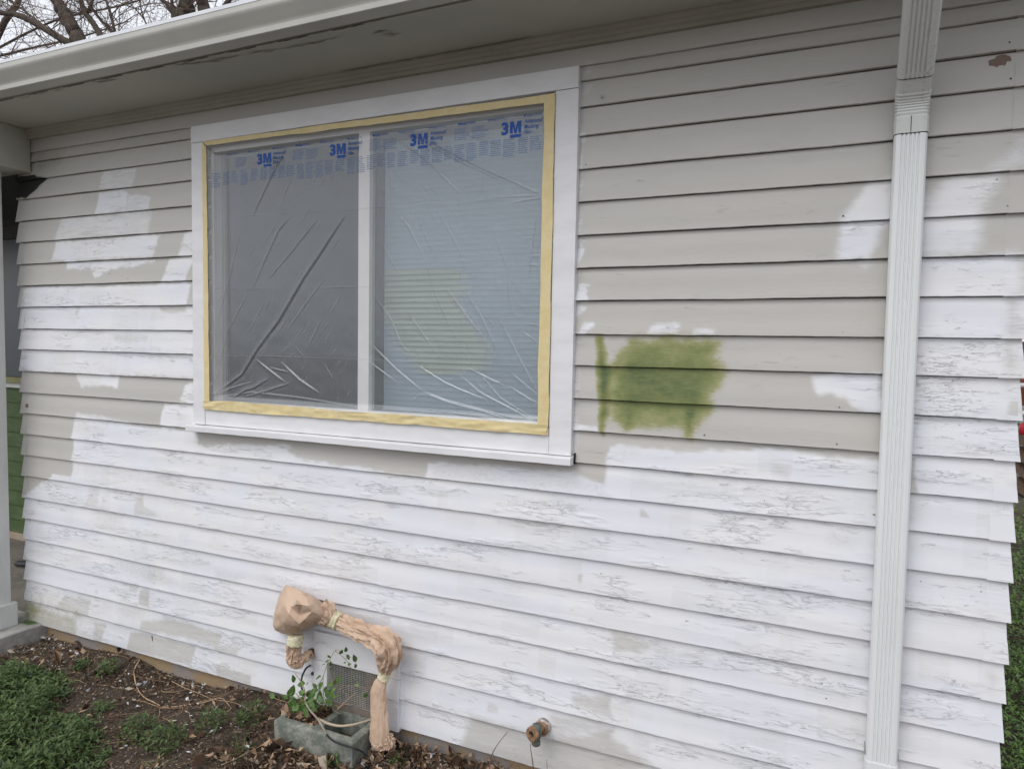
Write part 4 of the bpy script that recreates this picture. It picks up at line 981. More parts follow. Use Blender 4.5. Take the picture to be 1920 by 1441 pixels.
M_WEED = leaf_mat('weed_leaf', (.018, .042, .012), (.10, .155, .042), .55); M_IVY = leaf_mat('bank_leaf', (.045, .11, .022), (.17, .29, .065), .5)
M_YG = leaf_mat('yellow_grass', (.20, .22, .07), (.30, .30, .12), .6)
# cinder block
M_BLOCK = (lambda g: g.done(g.bsdf(g.mix(g.mr(g.noise((14, 14, 14), 6, .75), .42, .62), (.17, .19, .16), (.33, .335, .29)), .95,
    g.bump(g.math('ADD', g.noise((150, 150, 150), 4, .7), g.math('MULTIPLY', g.noise((30, 30, 30), 4, .7), .7)), .9, .005), .2).outputs[0]))(NT('cinder_block_concrete'))
BT = .132
A_ = PZ(513, 1347, BT); B_ = PZ(661, 1392, BT)
ux = Vector((B_[0]-A_[0], B_[1]-A_[1], 0)); BL = ux.length; ux.normalize(); uy = Vector((-ux.y, ux.x, 0)); BWd = .205
def bp(u, v, z): p = Vector((A_[0], A_[1], 0))+ux*u+uy*v; return (p.x, p.y, z)
def rrect(u0, u1, v0, v1, r_, z, k=4):
    out = []
    for cx, cy, a0 in ((u1-r_, v0+r_, -90), (u1-r_, v1-r_, 0), (u0+r_, v1-r_, 90), (u0+r_, v0+r_, 180)):
        for j in range(k+1): a = R(a0+90*j/k); out.append(bp(cx+math.cos(a)*r_, cy+math.sin(a)*r_, z))
    return out
# outer shell with two cores: build walls as lofts ring by ring between outer and inner loops
mb = MB(); n2 = 12; wth = .034
def wallbox(u0, u1, v0, v1):
    nu = max(2, int((u1-u0)/.012)); nv = max(2, int((v1-v0)/.012))
    def gridf(f, na, nb):
        base = len(mb.v)
        for a in range(na+1):
            for b in range(nb+1): mb.v.append(f(a/na, b/nb))
        for a in range(na):
            for b in range(nb): q = base+a*(nb+1)+b; mb.f.append((q, q+1, q+nb+2, q+nb+1)); mb.mi.append(0)
    nz = 10
    gridf(lambda s, t: bp(u0+(u1-u0)*s, v0, -.02+(BT+.02)*t), nu, nz); gridf(lambda s, t: bp(u0+(u1-u0)*s, v1, -.02+(BT+.02)*t), nu, nz)
    gridf(lambda s, t: bp(u0, v0+(v1-v0)*s, -.02+(BT+.02)*t), nv, nz); gridf(lambda s, t: bp(u1, v0+(v1-v0)*s, -.02+(BT+.02)*t), nv, nz)
    gridf(lambda s, t: bp(u0+(u1-u0)*s, v0+(v1-v0)*t, BT), nu, nv)
wallbox(0, BL, 0, wth); wallbox(0, BL, BWd-wth, BWd); wallbox(0, wth, wth, BWd-wth); wallbox(BL-wth, BL, wth, BWd-wth); wallbox(BL/2-wth/2, BL/2+wth/2, wth, BWd-wth)
V = np.array(mb.v)   # roughen: chipped arrises
loc = V[:, :2]-np.array([A_[0], A_[1]]); U_ = loc@np.array([ux.x, ux.y]); Vv = loc@np.array([uy.x, uy.y])
chip = .0022*fbm(V[:, 0]+V[:, 2], V[:, 1]-V[:, 2], 50, 4, 9, 9)
eu = np.minimum(np.abs(U_), np.abs(U_-BL)) < .003; ev = np.minimum(np.abs(Vv), np.abs(Vv-BWd)) < .003; ez = np.abs(V[:, 2]-BT) < .003
corner = (eu.astype(int)+ev+ez) >= 2
V[:, 2] -= np.where(ez, np.abs(chip)*.8, 0)+np.where(corner, .004+np.abs(chip)*2.2, 0)
cu0, cv0 = BL/2, BWd/2; V[:, 0] -= np.where(corner, (np.sign(U_-cu0)*ux.x+np.sign(Vv-cv0)*uy.x)*.002, 0); V[:, 1] -= np.where(corner, (np.sign(U_-cu0)*ux.y+np.sign(Vv-cv0)*uy.y)*.002, 0)
V[:, 1] += chip*.35; mb.v = [tuple(v) for v in V]
tag(mb.build('cinder_block', M_BLOCK), 'hollow grey concrete block with two cores lying against the vent, plant in one core', 'concrete block')
# soil and dead leaves filling the left core
n = 420; rg = np.random.default_rng(31)
uu = rg.uniform(wth, BL/2-wth/2, n); vv = rg.uniform(wth, BWd-wth, n); P = np.array([bp(a, b, 0) for a, b in zip(uu, vv)]); P[:, 2] = .105+.02*np.sin(uu*16)+rg.uniform(0, .02, n)
scatter_quads('core_litter', P, rg.gamma(5, .0042, n)+.008, rg.uniform(.3, .6, n), .6, L_BR, rg.choice(5, n, p=[.45, .28, .22, .05, 0]), None, .7, 12, label='dead leaves filling the planted core of the block')
m = MB(); m.quad(bp(wth, wth, .10), bp(BL/2-.017, wth, .10), bp(BL/2-.017, BWd-wth, .10), bp(wth, BWd-wth, .10)); m.quad(bp(BL/2+.017, wth, .045), bp(BL-wth, wth, .045), bp(BL-wth, BWd-wth, .045), bp(BL/2+.017, BWd-wth, .045))
tag(m.build('core_soil', M_SOIL), 'dark soil inside the cores of the block', kind='structure')
# the plant
plant = empty('leafy_plant', bp(.07, .10, .11), 'small glossy green seedling growing out of the concrete block in front of the vent', 'plant')
VV = []; FF = []
camv = Vector(CP)
def zleaf(zx, zy, Lz, ang, wr=.52, y=None, top=False):
    if top: px, py = 500+zx/6.0036, 1080+zy/6.0036; L = Lz/6.0036
    else: px, py = 500+zx/6.857, 1240+zy/6.857; L = Lz/6.857
    y = (-.13+random.uniform(-.03, .03)) if y is None else y
    c = PY(px, py, y); dist = np.dot(c-CP, CF); Lm = L*dist/F*1.12
    a = R(ang); tip = PY(px+math.cos(a)*L/2, py-math.sin(a)*L/2, y-random.uniform(-.01, .02)); bs = PY(px-math.cos(a)*L/2, py+math.sin(a)*L/2, y)
    n_ = (camv-Vector(c)).normalized()+Vector((random.uniform(-.5, .5), random.uniform(-.2, .3), random.uniform(.1, .9)))
    leaf_into(VV, FF, bs, Vector(tip)-Vector(bs), n_, Lm, Lm*wr, .22, random.uniform(-.1, .25))
for a in ((345,215,105,95),(430,285,135,185),(540,270,70,35),(320,375,175,65),(325,410,150,250),(590,380,160,190),(450,385,95,170),(240,450,90,150),(350,520,140,260),(480,560,150,250),
          (500,640,120,280),(400,690,120,265),(320,640,110,240),(690,195,115,20),(700,300,130,60),(830,290,120,10),(640,470,130,200),(700,490,120,330),(800,510,110,20),(1280,420,95,60),
          (1160,300,60,170),(780,420,120,100),(860,350,110,40),(560,500,120,200),(600,560,110,330),(680,420,120,80),(300,560,120,230),(420,620,130,290),(370,600,110,200),(580,440,110,20),(930,220,110,260),(760,350,110,80),(840,430,110,300),(870,250,90,100)): zleaf(*a)
for a in ((845,840,75,60),(895,815,72,80),(915,905,66,300),(990,920,95,110),(875,968,45,180),(940,985,60,10),(1000,1000,62,90),(725,910,60,70),(680,950,60,40),(725,1050,75,250),(655,985,60,20),(720,980,60,90),(700,900,45,150),(1130,1330,80,60)): zleaf(*a, top=True, y=-.10 if a[0] > 800 else -.08)
for _ in range(46):
    zleaf(random.gauss(520, 170), random.gauss(520, 90), random.uniform(70, 120), random.uniform(0, 360), y=random.uniform(-.14, -.06))
mm = MB(); mm.v = VV; mm.f = FF; mm.mi = [0]*len(FF); mm.build('leaves', M_LF, plant, smooth=True)
VV = []; FF = []
for a in ((430,500,110,80),(250,600,120,95),(225,690,60,80),(600,950,120,100)): zleaf(*a)
mm = MB(); mm.v = VV; mm.f = FF; mm.mi = [0]*len(FF); o = mm.build('withered_leaves', L_BR[1], plant, smooth=True); o['label'] = 'brown withered leaves'
sm = MB()
def st(pts, r0, y0=-.10):
    Q = smooth_path([tuple(PY(p[0], p[1], p[2] if len(p) > 2 else y0)) for p in pts], 5); sm.tube(Q, [r0*(1-.6*k/len(Q)) for k in range(len(Q))], 5)
st([(575,1345),(570,1318),(572,1300),(566,1280),(553,1262)], .0035, -.12); st([(572,1300),(590,1290),(604,1272),(612,1250),(628,1219),(640,1222)], .0022); st([(628,1219),(652,1240),(665,1270),(680,1296),(683,1305)], .0016, -.06)
st([(604,1330),(606,1300),(606,1270),(616,1236)], .0018, -.07); st([(636,1222),(641,1215)], .0012); st([(648,1235),(652,1232),(664,1232)], .0012); st([(572,1318),(556,1300),(545,1290)], .002, -.12); st([(600,1330),(612,1318),(630,1305)], .002, -.09)
sm.build('stems', flat('green_tan_stem', (.30, .27, .12), .6, .1), plant, smooth=True)
# bare tan twigs criss-crossing in front of the vent
stem3('dead_stem', [(633,1328,-.12),(650,1312,-.1),(668,1297,-.09)], .002, 'tan twig slanting up in front of the vent screen', M_VINE, 'bare twigs by the vent')
stem3('dead_stem', [(618,1270,-.03),(635,1288,-.05),(655,1305,-.08)], .0014, 'thin twig slanting down across the vent screen', M_TW[1], 'bare twigs by the vent')
stem3('dead_stem', [(630,1302,-.05),(640,1290,-.05),(646,1284,-.05),(690,1288,-.04),(702,1285,-.03)], .0011, 'kinked hair thin twig across the vent screen', M_TW[1], 'bare twigs by the vent')
m = MB(); Q = smooth_path([tuple(PZ(a, b, z)) for a, b, z in [(640,1338,.14),(630,1333,.15),(624,1328,.16),(628,1322,.165),(634,1324,.16),(632,1331,.155),(645,1320,.16),(662,1320,.16),(690,1326,.14),(700,1332,.13)]], 5)
m.tube(Q, .0011, 5); tag(m.build('dry_tendril', M_VINE, None, True), 'looped dry tendril curled on the back of the concrete block', 'tendril')

# cable and root
def cable(pts, r0, mats, sw=None):
    Q = smooth_path([tuple(PY(a, b, y)) for a, b, y in pts], 5); m = MB(); n = 8
    for a in range(len(Q)-1):
        m.cur = 0 if (sw is None or not (sw[0] < a/len(Q) < sw[1])) else 1
        m.tube([Q[a], Q[a+1]+(Q[a+1]-Q[a])*.15], r0, n, False)
    return m
cm = [paint('black_cable_rubber', (.02, .02, .024), .45, .0), paint('tan_splashed_cable', (.36, .30, .24), .6, .1, 30)]
CB = [(582,1247,.0),(576,1250,-.03),(571,1257,-.05),(566,1269,-.06),(565,1285,-.08),(570,1301,-.11),(573,1315,-.13),(581,1330,-.16),(595,1346,-.19),(605,1362,-.215),(614,1378,-.228),(627,1389,-.228),(646,1396,-.225),(665,1402,-.222),(679,1408,-.20),(687,1416,-.19)]
cb = cable(CB, .0042, cm, (.33, .64)).build('cable', cm, None, True); tag(cb, 'black cable hanging from the wall and looping over the concrete block', 'cable')
m = MB(); Q = smooth_path([tuple(PZ(a, b, z)) for a, b, z in [(592,1345,.13),(604,1350,.135),(614,1355,.137),(636,1360,.135),(660,1358,.137),(680,1353,.138),(697,1347,.142)]], 5)
m.tube(Q, [.0065-.002*k/len(Q) for k in range(len(Q))], 8); tag(m.build('bare_root', flat('peeled_root', (.50, .42, .31), .7, .05), None, True), 'thick pale bare root lying across the open core of the block', 'root')

# ------------------------------------------------------------------ paper-wrapped pipes
wrap = empty('wrapped_pipe', (-1.9, -.07, .06), 'gas pipe and meter wrapped in crumpled brown paper beside the vent', 'wrapped pipe')
g = NT('kraft_paper'); n1 = g.noise((12, 12, 12), 4, .65, dist=.6); n2 = g.noise((34, 34, 34), 3, .6, off=(2, 2, 2), dist=1.0)
vo = g.n('ShaderNodeTexVoronoi', {'Vector': g.n('ShaderNodeMapping', {'Vector': g.tc.outputs['Object'], 'Scale': (26, 26, 26)}).outputs[0], 'Scale': 1.0}, feature='DISTANCE_TO_EDGE').outputs['Distance']
c = g.mix(g.mr(n1, .35, .65), (.62, .455, .335), (.55, .395, .285))
M_KRAFT = g.done(g.bsdf(c, .62, g.bump(g.math('ADD', g.math('ADD', n1, g.math('MULTIPLY', n2, .35)), g.math('MULTIPLY', g.mr(vo, 0, .12), .12)), .45, .006), .35).outputs[0])
def wrinkle(p, amp, sc, seed):
    v = Vector(p); a = mnoise.noise(v*sc+Vector((seed, 0, 0))); b = mnoise.noise(v*sc*2.3+Vector((0, seed, 0)))
    return amp*((1-2*abs(a))+.45*(1-2*abs(b))-.7)
def sleeve(name, path, rads, yflat=.75, n_=30, amp=.007, sc=22, seed=1, step=5, mat=None, label=None, facet=True, fold=1.0):
    """paper tube along (px,py,y) points; rads in metres per point"""
    n = int(n_*2.0); step = step*2
    C_ = [Vector(PY(a, b, y)) for a, b, y in path]; Q = smooth_path(C_, step); rr_ = []
    for i in range(len(path)-1):
        for j in range(step): rr_.append(rads[i]+(rads[i+1]-rads[i])*(lambda t: t*t*(3-2*t))(j/step))
    rr_.append(rads[-1]); rings = []; prev = None
    for i, p in enumerate(Q):
        t = (Q[min(i+1, len(Q)-1)]-Q[max(i-1, 0)]).normalized(); b = Vector((0, 1, 0)); b = (b-t*b.dot(t)).normalized(); a = t.cross(b)
        ring = []
        for k in range(n):
            th = 2*math.pi*k/n; d = a*math.cos(th)+b*math.sin(th)*yflat
            u_ = i/len(Q); f1 = mnoise.noise((math.cos(th)*1.6+seed, math.sin(th)*1.6, u_*2.2)); f2 = mnoise.noise((math.cos(th)*3.4+seed*2, math.sin(th)*3.4, u_*3.6+th*.35)); f3 = mnoise.noise((math.cos(th+u_*5)*2.6, math.sin(th+u_*5)*2.6+seed, u_*9))
            f4 = mnoise.noise((math.cos(th)*6+seed, math.sin(th)*6, u_*4-th*.5))
            wav = .36*(.40-abs(f1)*2)+.30*(.33-abs(f2)*2)+.16*(.3-abs(f3)*2)+.13*(.3-abs(f4)*2)
            q = p+d*rr_[i]*(1+wav*fold); q += d*wrinkle((q.x, q.y+th*.05, q.z), amp*.45, sc, seed)
            q.y = min(q.y, -.002)
            ring.append(tuple(q))
        rings.append(ring)
    m = MB(); m.loft(rings, True); o = m.build(name, mat or M_KRAFT, wrap, smooth=True); o.data.set_sharp_from_angle(angle=R(24))
    if label: o['label'] = label
    return o
# the big bag over the meter: facetted front from measured points, soft back
pts = [(535,1096,-.07),(548,1099,-.08),(562,1105,-.09),(578,1112,-.09),(592,1119,-.09),(606,1132,-.08),(618,1143,-.07),(630,1152,-.06),(634,1162,-.055),(628,1174,-.05),(612,1176,-.06),(597,1169,-.07),(584,1175,-.08),(572,1181,-.085),(556,1187,-.09),
       (541,1189,-.09),(527,1187,-.085),(516,1180,-.08),(512,1172,-.075),(512,1158,-.075),(516,1140,-.07),(522,1120,-.07),(528,1107,-.07)]
inn = [(540,1112,-.125),(553,1122,-.150),(532,1130,-.160),(522,1150,-.150),(530,1165,-.170),(542,1150,-.190),(556,1131,-.205),(566,1133,-.185),(577,1135,-.192),(584,1146,-.178),(590,1160,-.150),(578,1168,-.150),(573,1174,-.130),(562,1152,-.158),(571,1160,-.180),
       (548,1174,-.165),(560,1170,-.175),(535,1178,-.14),(590,1130,-.150),(588,1119,-.12),(602,1140,-.135),(612,1152,-.115),(606,1162,-.12),(620,1162,-.09),(575,1120,-.15),(545,1138,-.175),(598,1152,-.15),(524,1172,-.13),(565,1180,-.13)]
allp = pts+inn; n0 = len(pts)
co2 = [Vector((a, b)) for a, b, _ in allp]
res = geometry.delaunay_2d_cdt(co2, [(k, (k+1) % n0) for k in range(n0)], [], 1, 1e-6)
vv2, _, ff2, ov = res[0], res[1], res[2], res[3]
yy = [allp[o_[0]][2] if o_ else -.1 for o_ in ov]
fr3 = [Vector(PY(v.x, v.y, y)) for v, y in zip(vv2, yy)]
bk3 = [Vector(PY(v.x*.97+570*.03, v.y*.97+1145*.03, -.012)) for v in vv2]
bm_v = [tuple(p) for p in fr3]; bm_f = [tuple(f) for f in ff2]
nb = len(bm_v); bm_v += [tuple(p) for p in bk3]; bm_f += [tuple(nb+k for k in f[::-1]) for f in ff2]
oi_ = {o_[0]: k for k, o_ in enumerate(ov) if o_}
for k in range(n0):
    a, b = oi_[k], oi_[(k+1) % n0]; bm_f.append((a, b, nb+b, nb+a))
import bmesh
bmm = bmesh.new(); vs = [bmm.verts.new(p) for p in bm_v]
for f in bm_f:
    try: bmm.faces.new([vs[k] for k in f])
    except ValueError: pass
bmesh.ops.recalc_face_normals(bmm, faces=bmm.faces)
bmesh.ops.subdivide_edges(bmm, edges=bmm.edges[:], cuts=3, use_grid_fill=True)
bmesh.ops.smooth_vert(bmm, verts=bmm.verts[:], factor=.40, use_axis_x=True, use_axis_y=True, use_axis_z=True)
for v in bmm.verts:
    d = wrinkle(v.co, .0045, 17, 3.3)+wrinkle(v.co, .0016, 45, 7.3); v.co.y += d; v.co.y = min(v.co.y, -.004)
me = bpy.data.meshes.new('paper_bag'); bmm.to_mesh(me); bmm.free(); me.materials.append(M_KRAFT); me.polygons.foreach_set('use_smooth', [True]*len(me.polygons)); me.set_sharp_from_angle(angle=R(26))
bag = bpy.data.objects.new('paper_bag', me); COL.objects.link(bag); bag.parent = wrap; bag['label'] = 'large creased paper bag over the meter'
sleeve('paper_sleeve', [(600,1140,-.09),(612,1150,-.085),(624,1160,-.075),(634,1166,-.07)], [.047,.050,.042,.034], .9, 30, .005, 24, 2.2, fold=.6)
sleeve('paper_sleeve', [(634,1166,-.07),(646,1170,-.075),(664,1177,-.085),(684,1185,-.09),(702,1193,-.095),(716,1201,-.095),(726,1212,-.09),(729,1227,-.085),(726,1242,-.08),(723,1254,-.075),(722,1263,-.07)],
       [.034,.036,.038,.041,.047,.054,.056,.050,.042,.029,.020], .85, 36, .010, 20, 5.1, 6)
# torn flap at the elbow
m = MB(); fl_ = [(733,1196,-.05),(737,1205,-.05),(744,1225,-.045),(749,1241,-.05),(741,1243,-.06),(732,1242,-.075),(731,1225,-.09),(731,1208,-.09)]
Pf = [PY(*p) for p in fl_]; cen = sum(Pf)/len(Pf)+np.array([0, -.012, 0])
m.v = [tuple(p) for p in Pf]+[tuple(cen)]; m.f = [(k, (k+1) % 8, 8) for k in range(8)]; m.mi = [0]*8
o = m.build('paper_flap', M_KRAFT, wrap); sl = o.modifiers.new('thick', 'SOLIDIFY'); sl.thickness = .002
sleeve('paper_sleeve', [(722,1266,-.07),(718,1274,-.075),(712,1284,-.08),(710,1297,-.08),(711,1320,-.08),(712,1345,-.085),(712,1370,-.09),(711,1388,-.09)], [.019,.023,.031,.037,.040,.042,.045,.048], .62, 34, .004, 13, 8.4, 6, label='long smooth paper sleeve hanging to the ground', fold=.24)
sleeve('paper_sleeve', [(712,1378,-.085),(718,1390,-.085),(722,1396,-.08),(722,1401,-.08)], [.047,.053,.050,.026], .62, 30, .007, 20, 9.9, 5)
sleeve('paper_sleeve', [(552,1208,-.09),(550,1218,-.09),(549,1232,-.085),(552,1240,-.08),(560,1240,-.07),(568,1235,-.06)], [.034,.034,.033,.030,.024,.018], .9, 24, .006, 26, 12.7, 5)
sleeve('paper_sleeve', [(562,1238,-.075),(570,1233,-.06),(577,1228,-.045),(584,1224,-.025)], [.022,.021,.020,.017], .95, 22, .005, 28, 15.2, 5)
M_TP2 = paint('pale_yellow_tape', (.72, .67, .47), .5, .05, 9, .3, 20)
def band(path, rads, seed, **k): return sleeve('tape_band', path, rads, .88, 26, .002, 18, seed, 4, M_TP2, fold=.3, **k)
band([(554,1190,-.09),(554,1197,-.092),(553,1206,-.092)], [.036,.037,.037], 1.0); band([(627,1160,-.078),(631,1163,-.078),(636,1166,-.078)], [.042,.042,.040], 2.0)
band([(723,1259,-.075),(721,1266,-.075),(718,1272,-.078)], [.026,.025,.028], 3.0)
m = MB(); Pf = [PY(*p) for p in ((622,1174,-.09),(627,1170,-.10),(637,1177,-.10),(634,1181,-.085),(629,1178,-.095),(623,1181,-.09))]
m.v = [tuple(p) for p in Pf]; m.f = [(0, 1, 4, 5), (1, 2, 3, 4)]; m.mi = [0, 0]; o = m.build('loose_tape_end', M_TP2, wrap); sl = o.modifiers.new('thick', 'SOLIDIFY'); sl.thickness = .0015
m = MB(); m.tube([tuple(PY(577,1228,-.05)), tuple(PY(586,1223,-.005))], .0135, 12); m.tube([tuple(PY(584,1224,-.012)), tuple(PY(586,1223,.004))], .022, 12)
m.build('pipe_stub', paint('rusty_pipe', (.16, .09, .06), .8, .2, 30, .5), wrap, smooth=True)
# small second hole plug in the wall
m = MB(); m.tube([tuple(PY(586,1262,-.006)), tuple(PY(587,1261,.01))], .008, 10); o = m.build('pipe_stub_cap', paint('dark_cap', (.06, .05, .045), .8), wrap)

# ------------------------------------------------------------------ brass tap
tap = empty('garden_tap', tuple(PY(1018, 1358, 0)), 'old brass garden tap without handle sticking out of the lower wall', 'tap')
M_BR = (lambda g: g.done(g.bsdf(g.mix(g.mr(g.noise((60, 60, 60), 4, .7), .4, .65), (.40, .23, .13), (.20, .135, .09)), .55, g.bump(g.noise((180, 180, 180), 3), .4, .002), .5, Metallic=.35).outputs[0]))(NT('weathered_brass'))
M_VG = (lambda g: g.done(g.bsdf(g.mix(g.mr(g.noise((50, 50, 50), 4, .7), .4, .65), (.09, .12, .10), (.16, .15, .12)), .6, g.bump(g.noise((150, 150, 150), 3), .4, .002), .5).outputs[0]))(NT('verdigris_bronze'))
def disc_stack(stations, n=20, name='x', mat=None, poly=False, smooth=True, notch=0):
    """stations: (centre xyz, axis, radius) rings"""
    m = MB(); rings = []
    for c, ax, r0 in stations:
        ax = Vector(ax).normalized(); a = Vector((0, 0, 1)); a = (a-ax*a.dot(ax)).normalized(); b = ax.cross(a); c = Vector(c)
        rings.append([tuple(c+(a*math.cos(2*math.pi*k/n)+b*math.sin(2*math.pi*k/n))*(r0*(1-(notch if k % 2 else 0)))) for k in range(n)])
    m.loft(rings); return m.build(name, mat, tap, smooth=smooth)
fc = PY(1019, 1360, 0); out = Vector((0, -1, 0))
disc_stack([((fc[0], .002, fc[2]), out, .031), ((fc[0], -.006, fc[2]), out, .031), ((fc[0], -.012, fc[2]), out, .027), ((fc[0], -.013, fc[2]), out, .020)], 28, 'flange', paint('splashed_flange', (.62, .56, .50), .6, .25, 60))
disc_stack([((fc[0], -.012, fc[2]-.004), out, .027), ((fc[0], -.022, fc[2]-.004), out, .027), ((fc[0], -.026, fc[2]-.004), out, .022)], 16, 'collar', M_BR, smooth=False)
bc = PY(1010, 1362, -.055); bc = Vector(bc)
disc_stack([((fc[0], -.02, fc[2]), (bc-Vector((fc[0], -.02, fc[2]))), .015), (tuple(bc), (bc-Vector((fc[0], -.02, fc[2]))), .016)], 14, 'inlet', M_BR)
h0 = Vector(PY(1007, 1352, -.062)); up = Vector((.0, 0, 1))
disc_stack([(h0-up*.012, up, .020), (h0-up*.011, up, .023), (h0+up*.006, up, .0235), (h0+up*.010, up, .019), (h0+up*.0105, up, .004)], 6, 'packing_nut', M_BR, smooth=False)
l1 = Vector(PY(1005, 1392, -.060)); ax = (l1-h0)
disc_stack([(h0+ax*.15, ax, .017), (h0+ax*.35, ax, .021), (h0+ax*.55, ax, .021), (h0+ax*.78, ax, .0155), (h0+ax*.86, ax, .011), (h0+ax*.90, ax, .017), (h0+ax*1.04, ax, .0175), (h0+ax*1.10, ax, .013)], 18, 'body', M_VG)
oc = Vector(PY(996, 1376, -.095)); od = (Vector((-.35, -1, .10))).normalized(); o0 = Vector(PY(1006, 1374, -.060))
disc_stack([(o0, od, .014), (oc-od*.012, od, .018)], 16, 'spout_neck', M_VG)
m = MB(); n = 16; rings = []
a = Vector((0, 0, 1)); a = (a-od*a.dot(od)).normalized(); b = od.cross(a)
for off, r0, nt in ((-.014, .024, .0), (-.013, .029, .07), (-.002, .029, .07), (.001, .025, .0), (.001, .0125, .0), (-.010, .0115, .0)):
    rings.append([tuple(oc+od*off+(a*math.cos(2*math.pi*k/n)+b*math.sin(2*math.pi*k/n))*r0*(1-(nt if (k//2) % 2 else 0))) for k in range(n)])
m.loft(rings, False); m.build('hose_outlet', M_BR, tap)
m = MB(); m.v = [tuple(Vector(p)) for p in rings[-1]]; m.f = [tuple(range(n))]; m.mi = [0]; m.build('bore', M_DARK, tap)

# ------------------------------------------------------------------ weeds
def clump_faces(V, Fc, x, y, r0, h, n, ls, rnd):
    for _ in range(n):
        a = rnd.uniform(0, 6.283); d = r0*math.sqrt(rnd.random()); px_, py_ = x+math.cos(a)*d, y+math.sin(a)*d
        if py_ > -.02 and px_ < .46: continue
        zz = gz1(px_, py_) + h*rnd.random()**.8*(1-.6*(d/r0)**2) + .004
        yaw = rnd.uniform(0, 6.283); el = rnd.uniform(-.2, 1.1); dr = Vector((math.cos(yaw)*math.cos(el), math.sin(yaw)*math.cos(el), math.sin(el)))
        L = ls*rnd.uniform(.6, 1.5)
        d_ = dr; s_ = d_.cross(Vector((0, 0, 1))); s_ = s_.normalized() if s_.length > .01 else Vector((1, 0, 0)); n_ = s_.cross(d_)
        b0 = Vector((px_, py_, zz)); w_ = L*rnd.uniform(.14, .24); i = len(V)
        V += [tuple(b0), tuple(b0+d_*L*.45+s_*w_+n_*w_*.4), tuple(b0+d_*L*.5), tuple(b0+d_*L*.45-s_*w_+n_*w_*.4), tuple(b0+d_*L-n_*L*.15)]
        Fc += [(i, i+1, i+2), (i, i+2, i+3), (i+1, i+4, i+2), (i+2, i+4, i+3)]
rnd = random.Random(17)
VV = []; FF = []
MAIN = [(-30,1262),(55,1256),(100,1275),(117,1306),(100,1332),(112,1348),(170,1361),(196,1398),(190,1470),(-60,1470)]
mainP = [tuple(PZ(a, b, .03)[:2]) for a, b in MAIN]
bx0, bx1 = min(p[0] for p in mainP), max(p[0] for p in mainP); by0, by1 = min(p[1] for p in mainP), max(p[1] for p in mainP)
cx_, cy_ = [], []
XX = np.array([rnd.uniform(bx0, bx1) for _ in range(1500)]); YY = np.array([rnd.uniform(by0, by1) for _ in range(1500)])
D_ = sdf(mainP, XX, YY)+.03*fbm(XX, YY, 3, 3, 3, 3)
cnt = 0
for x, y, d in zip(XX, YY, D_):
    if d > .0 or cnt > 420: continue
    cnt += 1; hh_ = min(.11, .03+abs(d)*.9)*(.3+.9*max(0, fbm(np.array([x]), np.array([y]), 44, 2, 3.2, 3.2)[0]+.45)); clump_faces(VV, FF, x, y, .045, hh_, 20, .027, rnd)
mm = MB(); mm.v = VV; mm.f = FF; mm.mi = [0]*len(FF)
tag(mm.build('weed_mat', M_WEED), 'dense low dark green weeds covering the lower left of the soil', kind='stuff')
WC = [((260,1373),.085,150,'bushy low weed clump in the middle of the bare soil'),((309,1395),.09,170,'broad low weed clump nearest the bottom edge of the soil'),((202,1266),.045,90,'small round weed tuft close to the wall'),
      ((150,1254),.04,60,'sparse olive weed tuft near the porch slab'),((395,1363),.07,90,'sparse flat weed patch left of the block plant'),((470,1355),.065,110,'leafy weed clump just left of the concrete block'),
      ((620,1432),.04,34,'tiny weed sprouting among dead leaves below the block'),((745,1432),.035,30,'tiny weed among dead leaves right of the paper sleeve'),((190,1330),.05,50,'thin pale weed sprig between the mat and the bushy clump')]
for (p, r0, n, lab) in WC:
    q = PZ(p[0], p[1], .04); VV = []; FF = []
    clump_faces(VV, FF, q[0], q[1], r0, .085 if n > 60 else .04, int(n*1.7), .023, rnd)
    mm = MB(); mm.v = VV; mm.f = FF; mm.mi = [0]*len(FF); tag(mm.build('weed_clump', M_WEED), lab, 'weed', 'weed clumps on the bare soil')
# grass tuft: long blades fanning out at the left of the block
def tuft(px, py, n, h, lab, mat, y=None):
    q = PZ(px, py, .04); V = []; Fc = []
    for _ in range(n):
        a = rnd.uniform(0, 6.283); el = rnd.uniform(.35, 1.3); L = h*rnd.uniform(.5, 1.1); b0 = Vector((q[0]+rnd.gauss(0, .02), q[1]+rnd.gauss(0, .015), gz1(q[0], q[1]))); w_ = .0018
        d_ = Vector((math.cos(a)*math.cos(el), math.sin(a)*math.cos(el), math.sin(el))); s_ = Vector((-math.sin(a), math.cos(a), 0)); i = len(V)
        for t in (0, .35, .7, 1): c = b0+d_*L*t-Vector((0, 0, 1))*L*.5*t*t*math.cos(el); c.z = max(c.z, gz1(c.x, c.y)+.004); V += [tuple(c-s_*w_*(1-t*.9)), tuple(c+s_*w_*(1-t*.9))]
        for k in range(3): Fc.append((i+2*k, i+2*k+1, i+2*k+3, i+2*k+2))
    m = MB(); m.v = V; m.f = Fc; m.mi = [0]*len(Fc); return tag(m.build('grass_tuft', mat), lab, 'grass tuft', 'grass tufts')
tuft(452, 1412, 34, .17, 'long bladed grass tuft to the lower left of the concrete block', M_WEED)
tuft(290, 1432, 18, .10, 'low grass tuft at the bottom edge under the broad weed clump', M_YG)

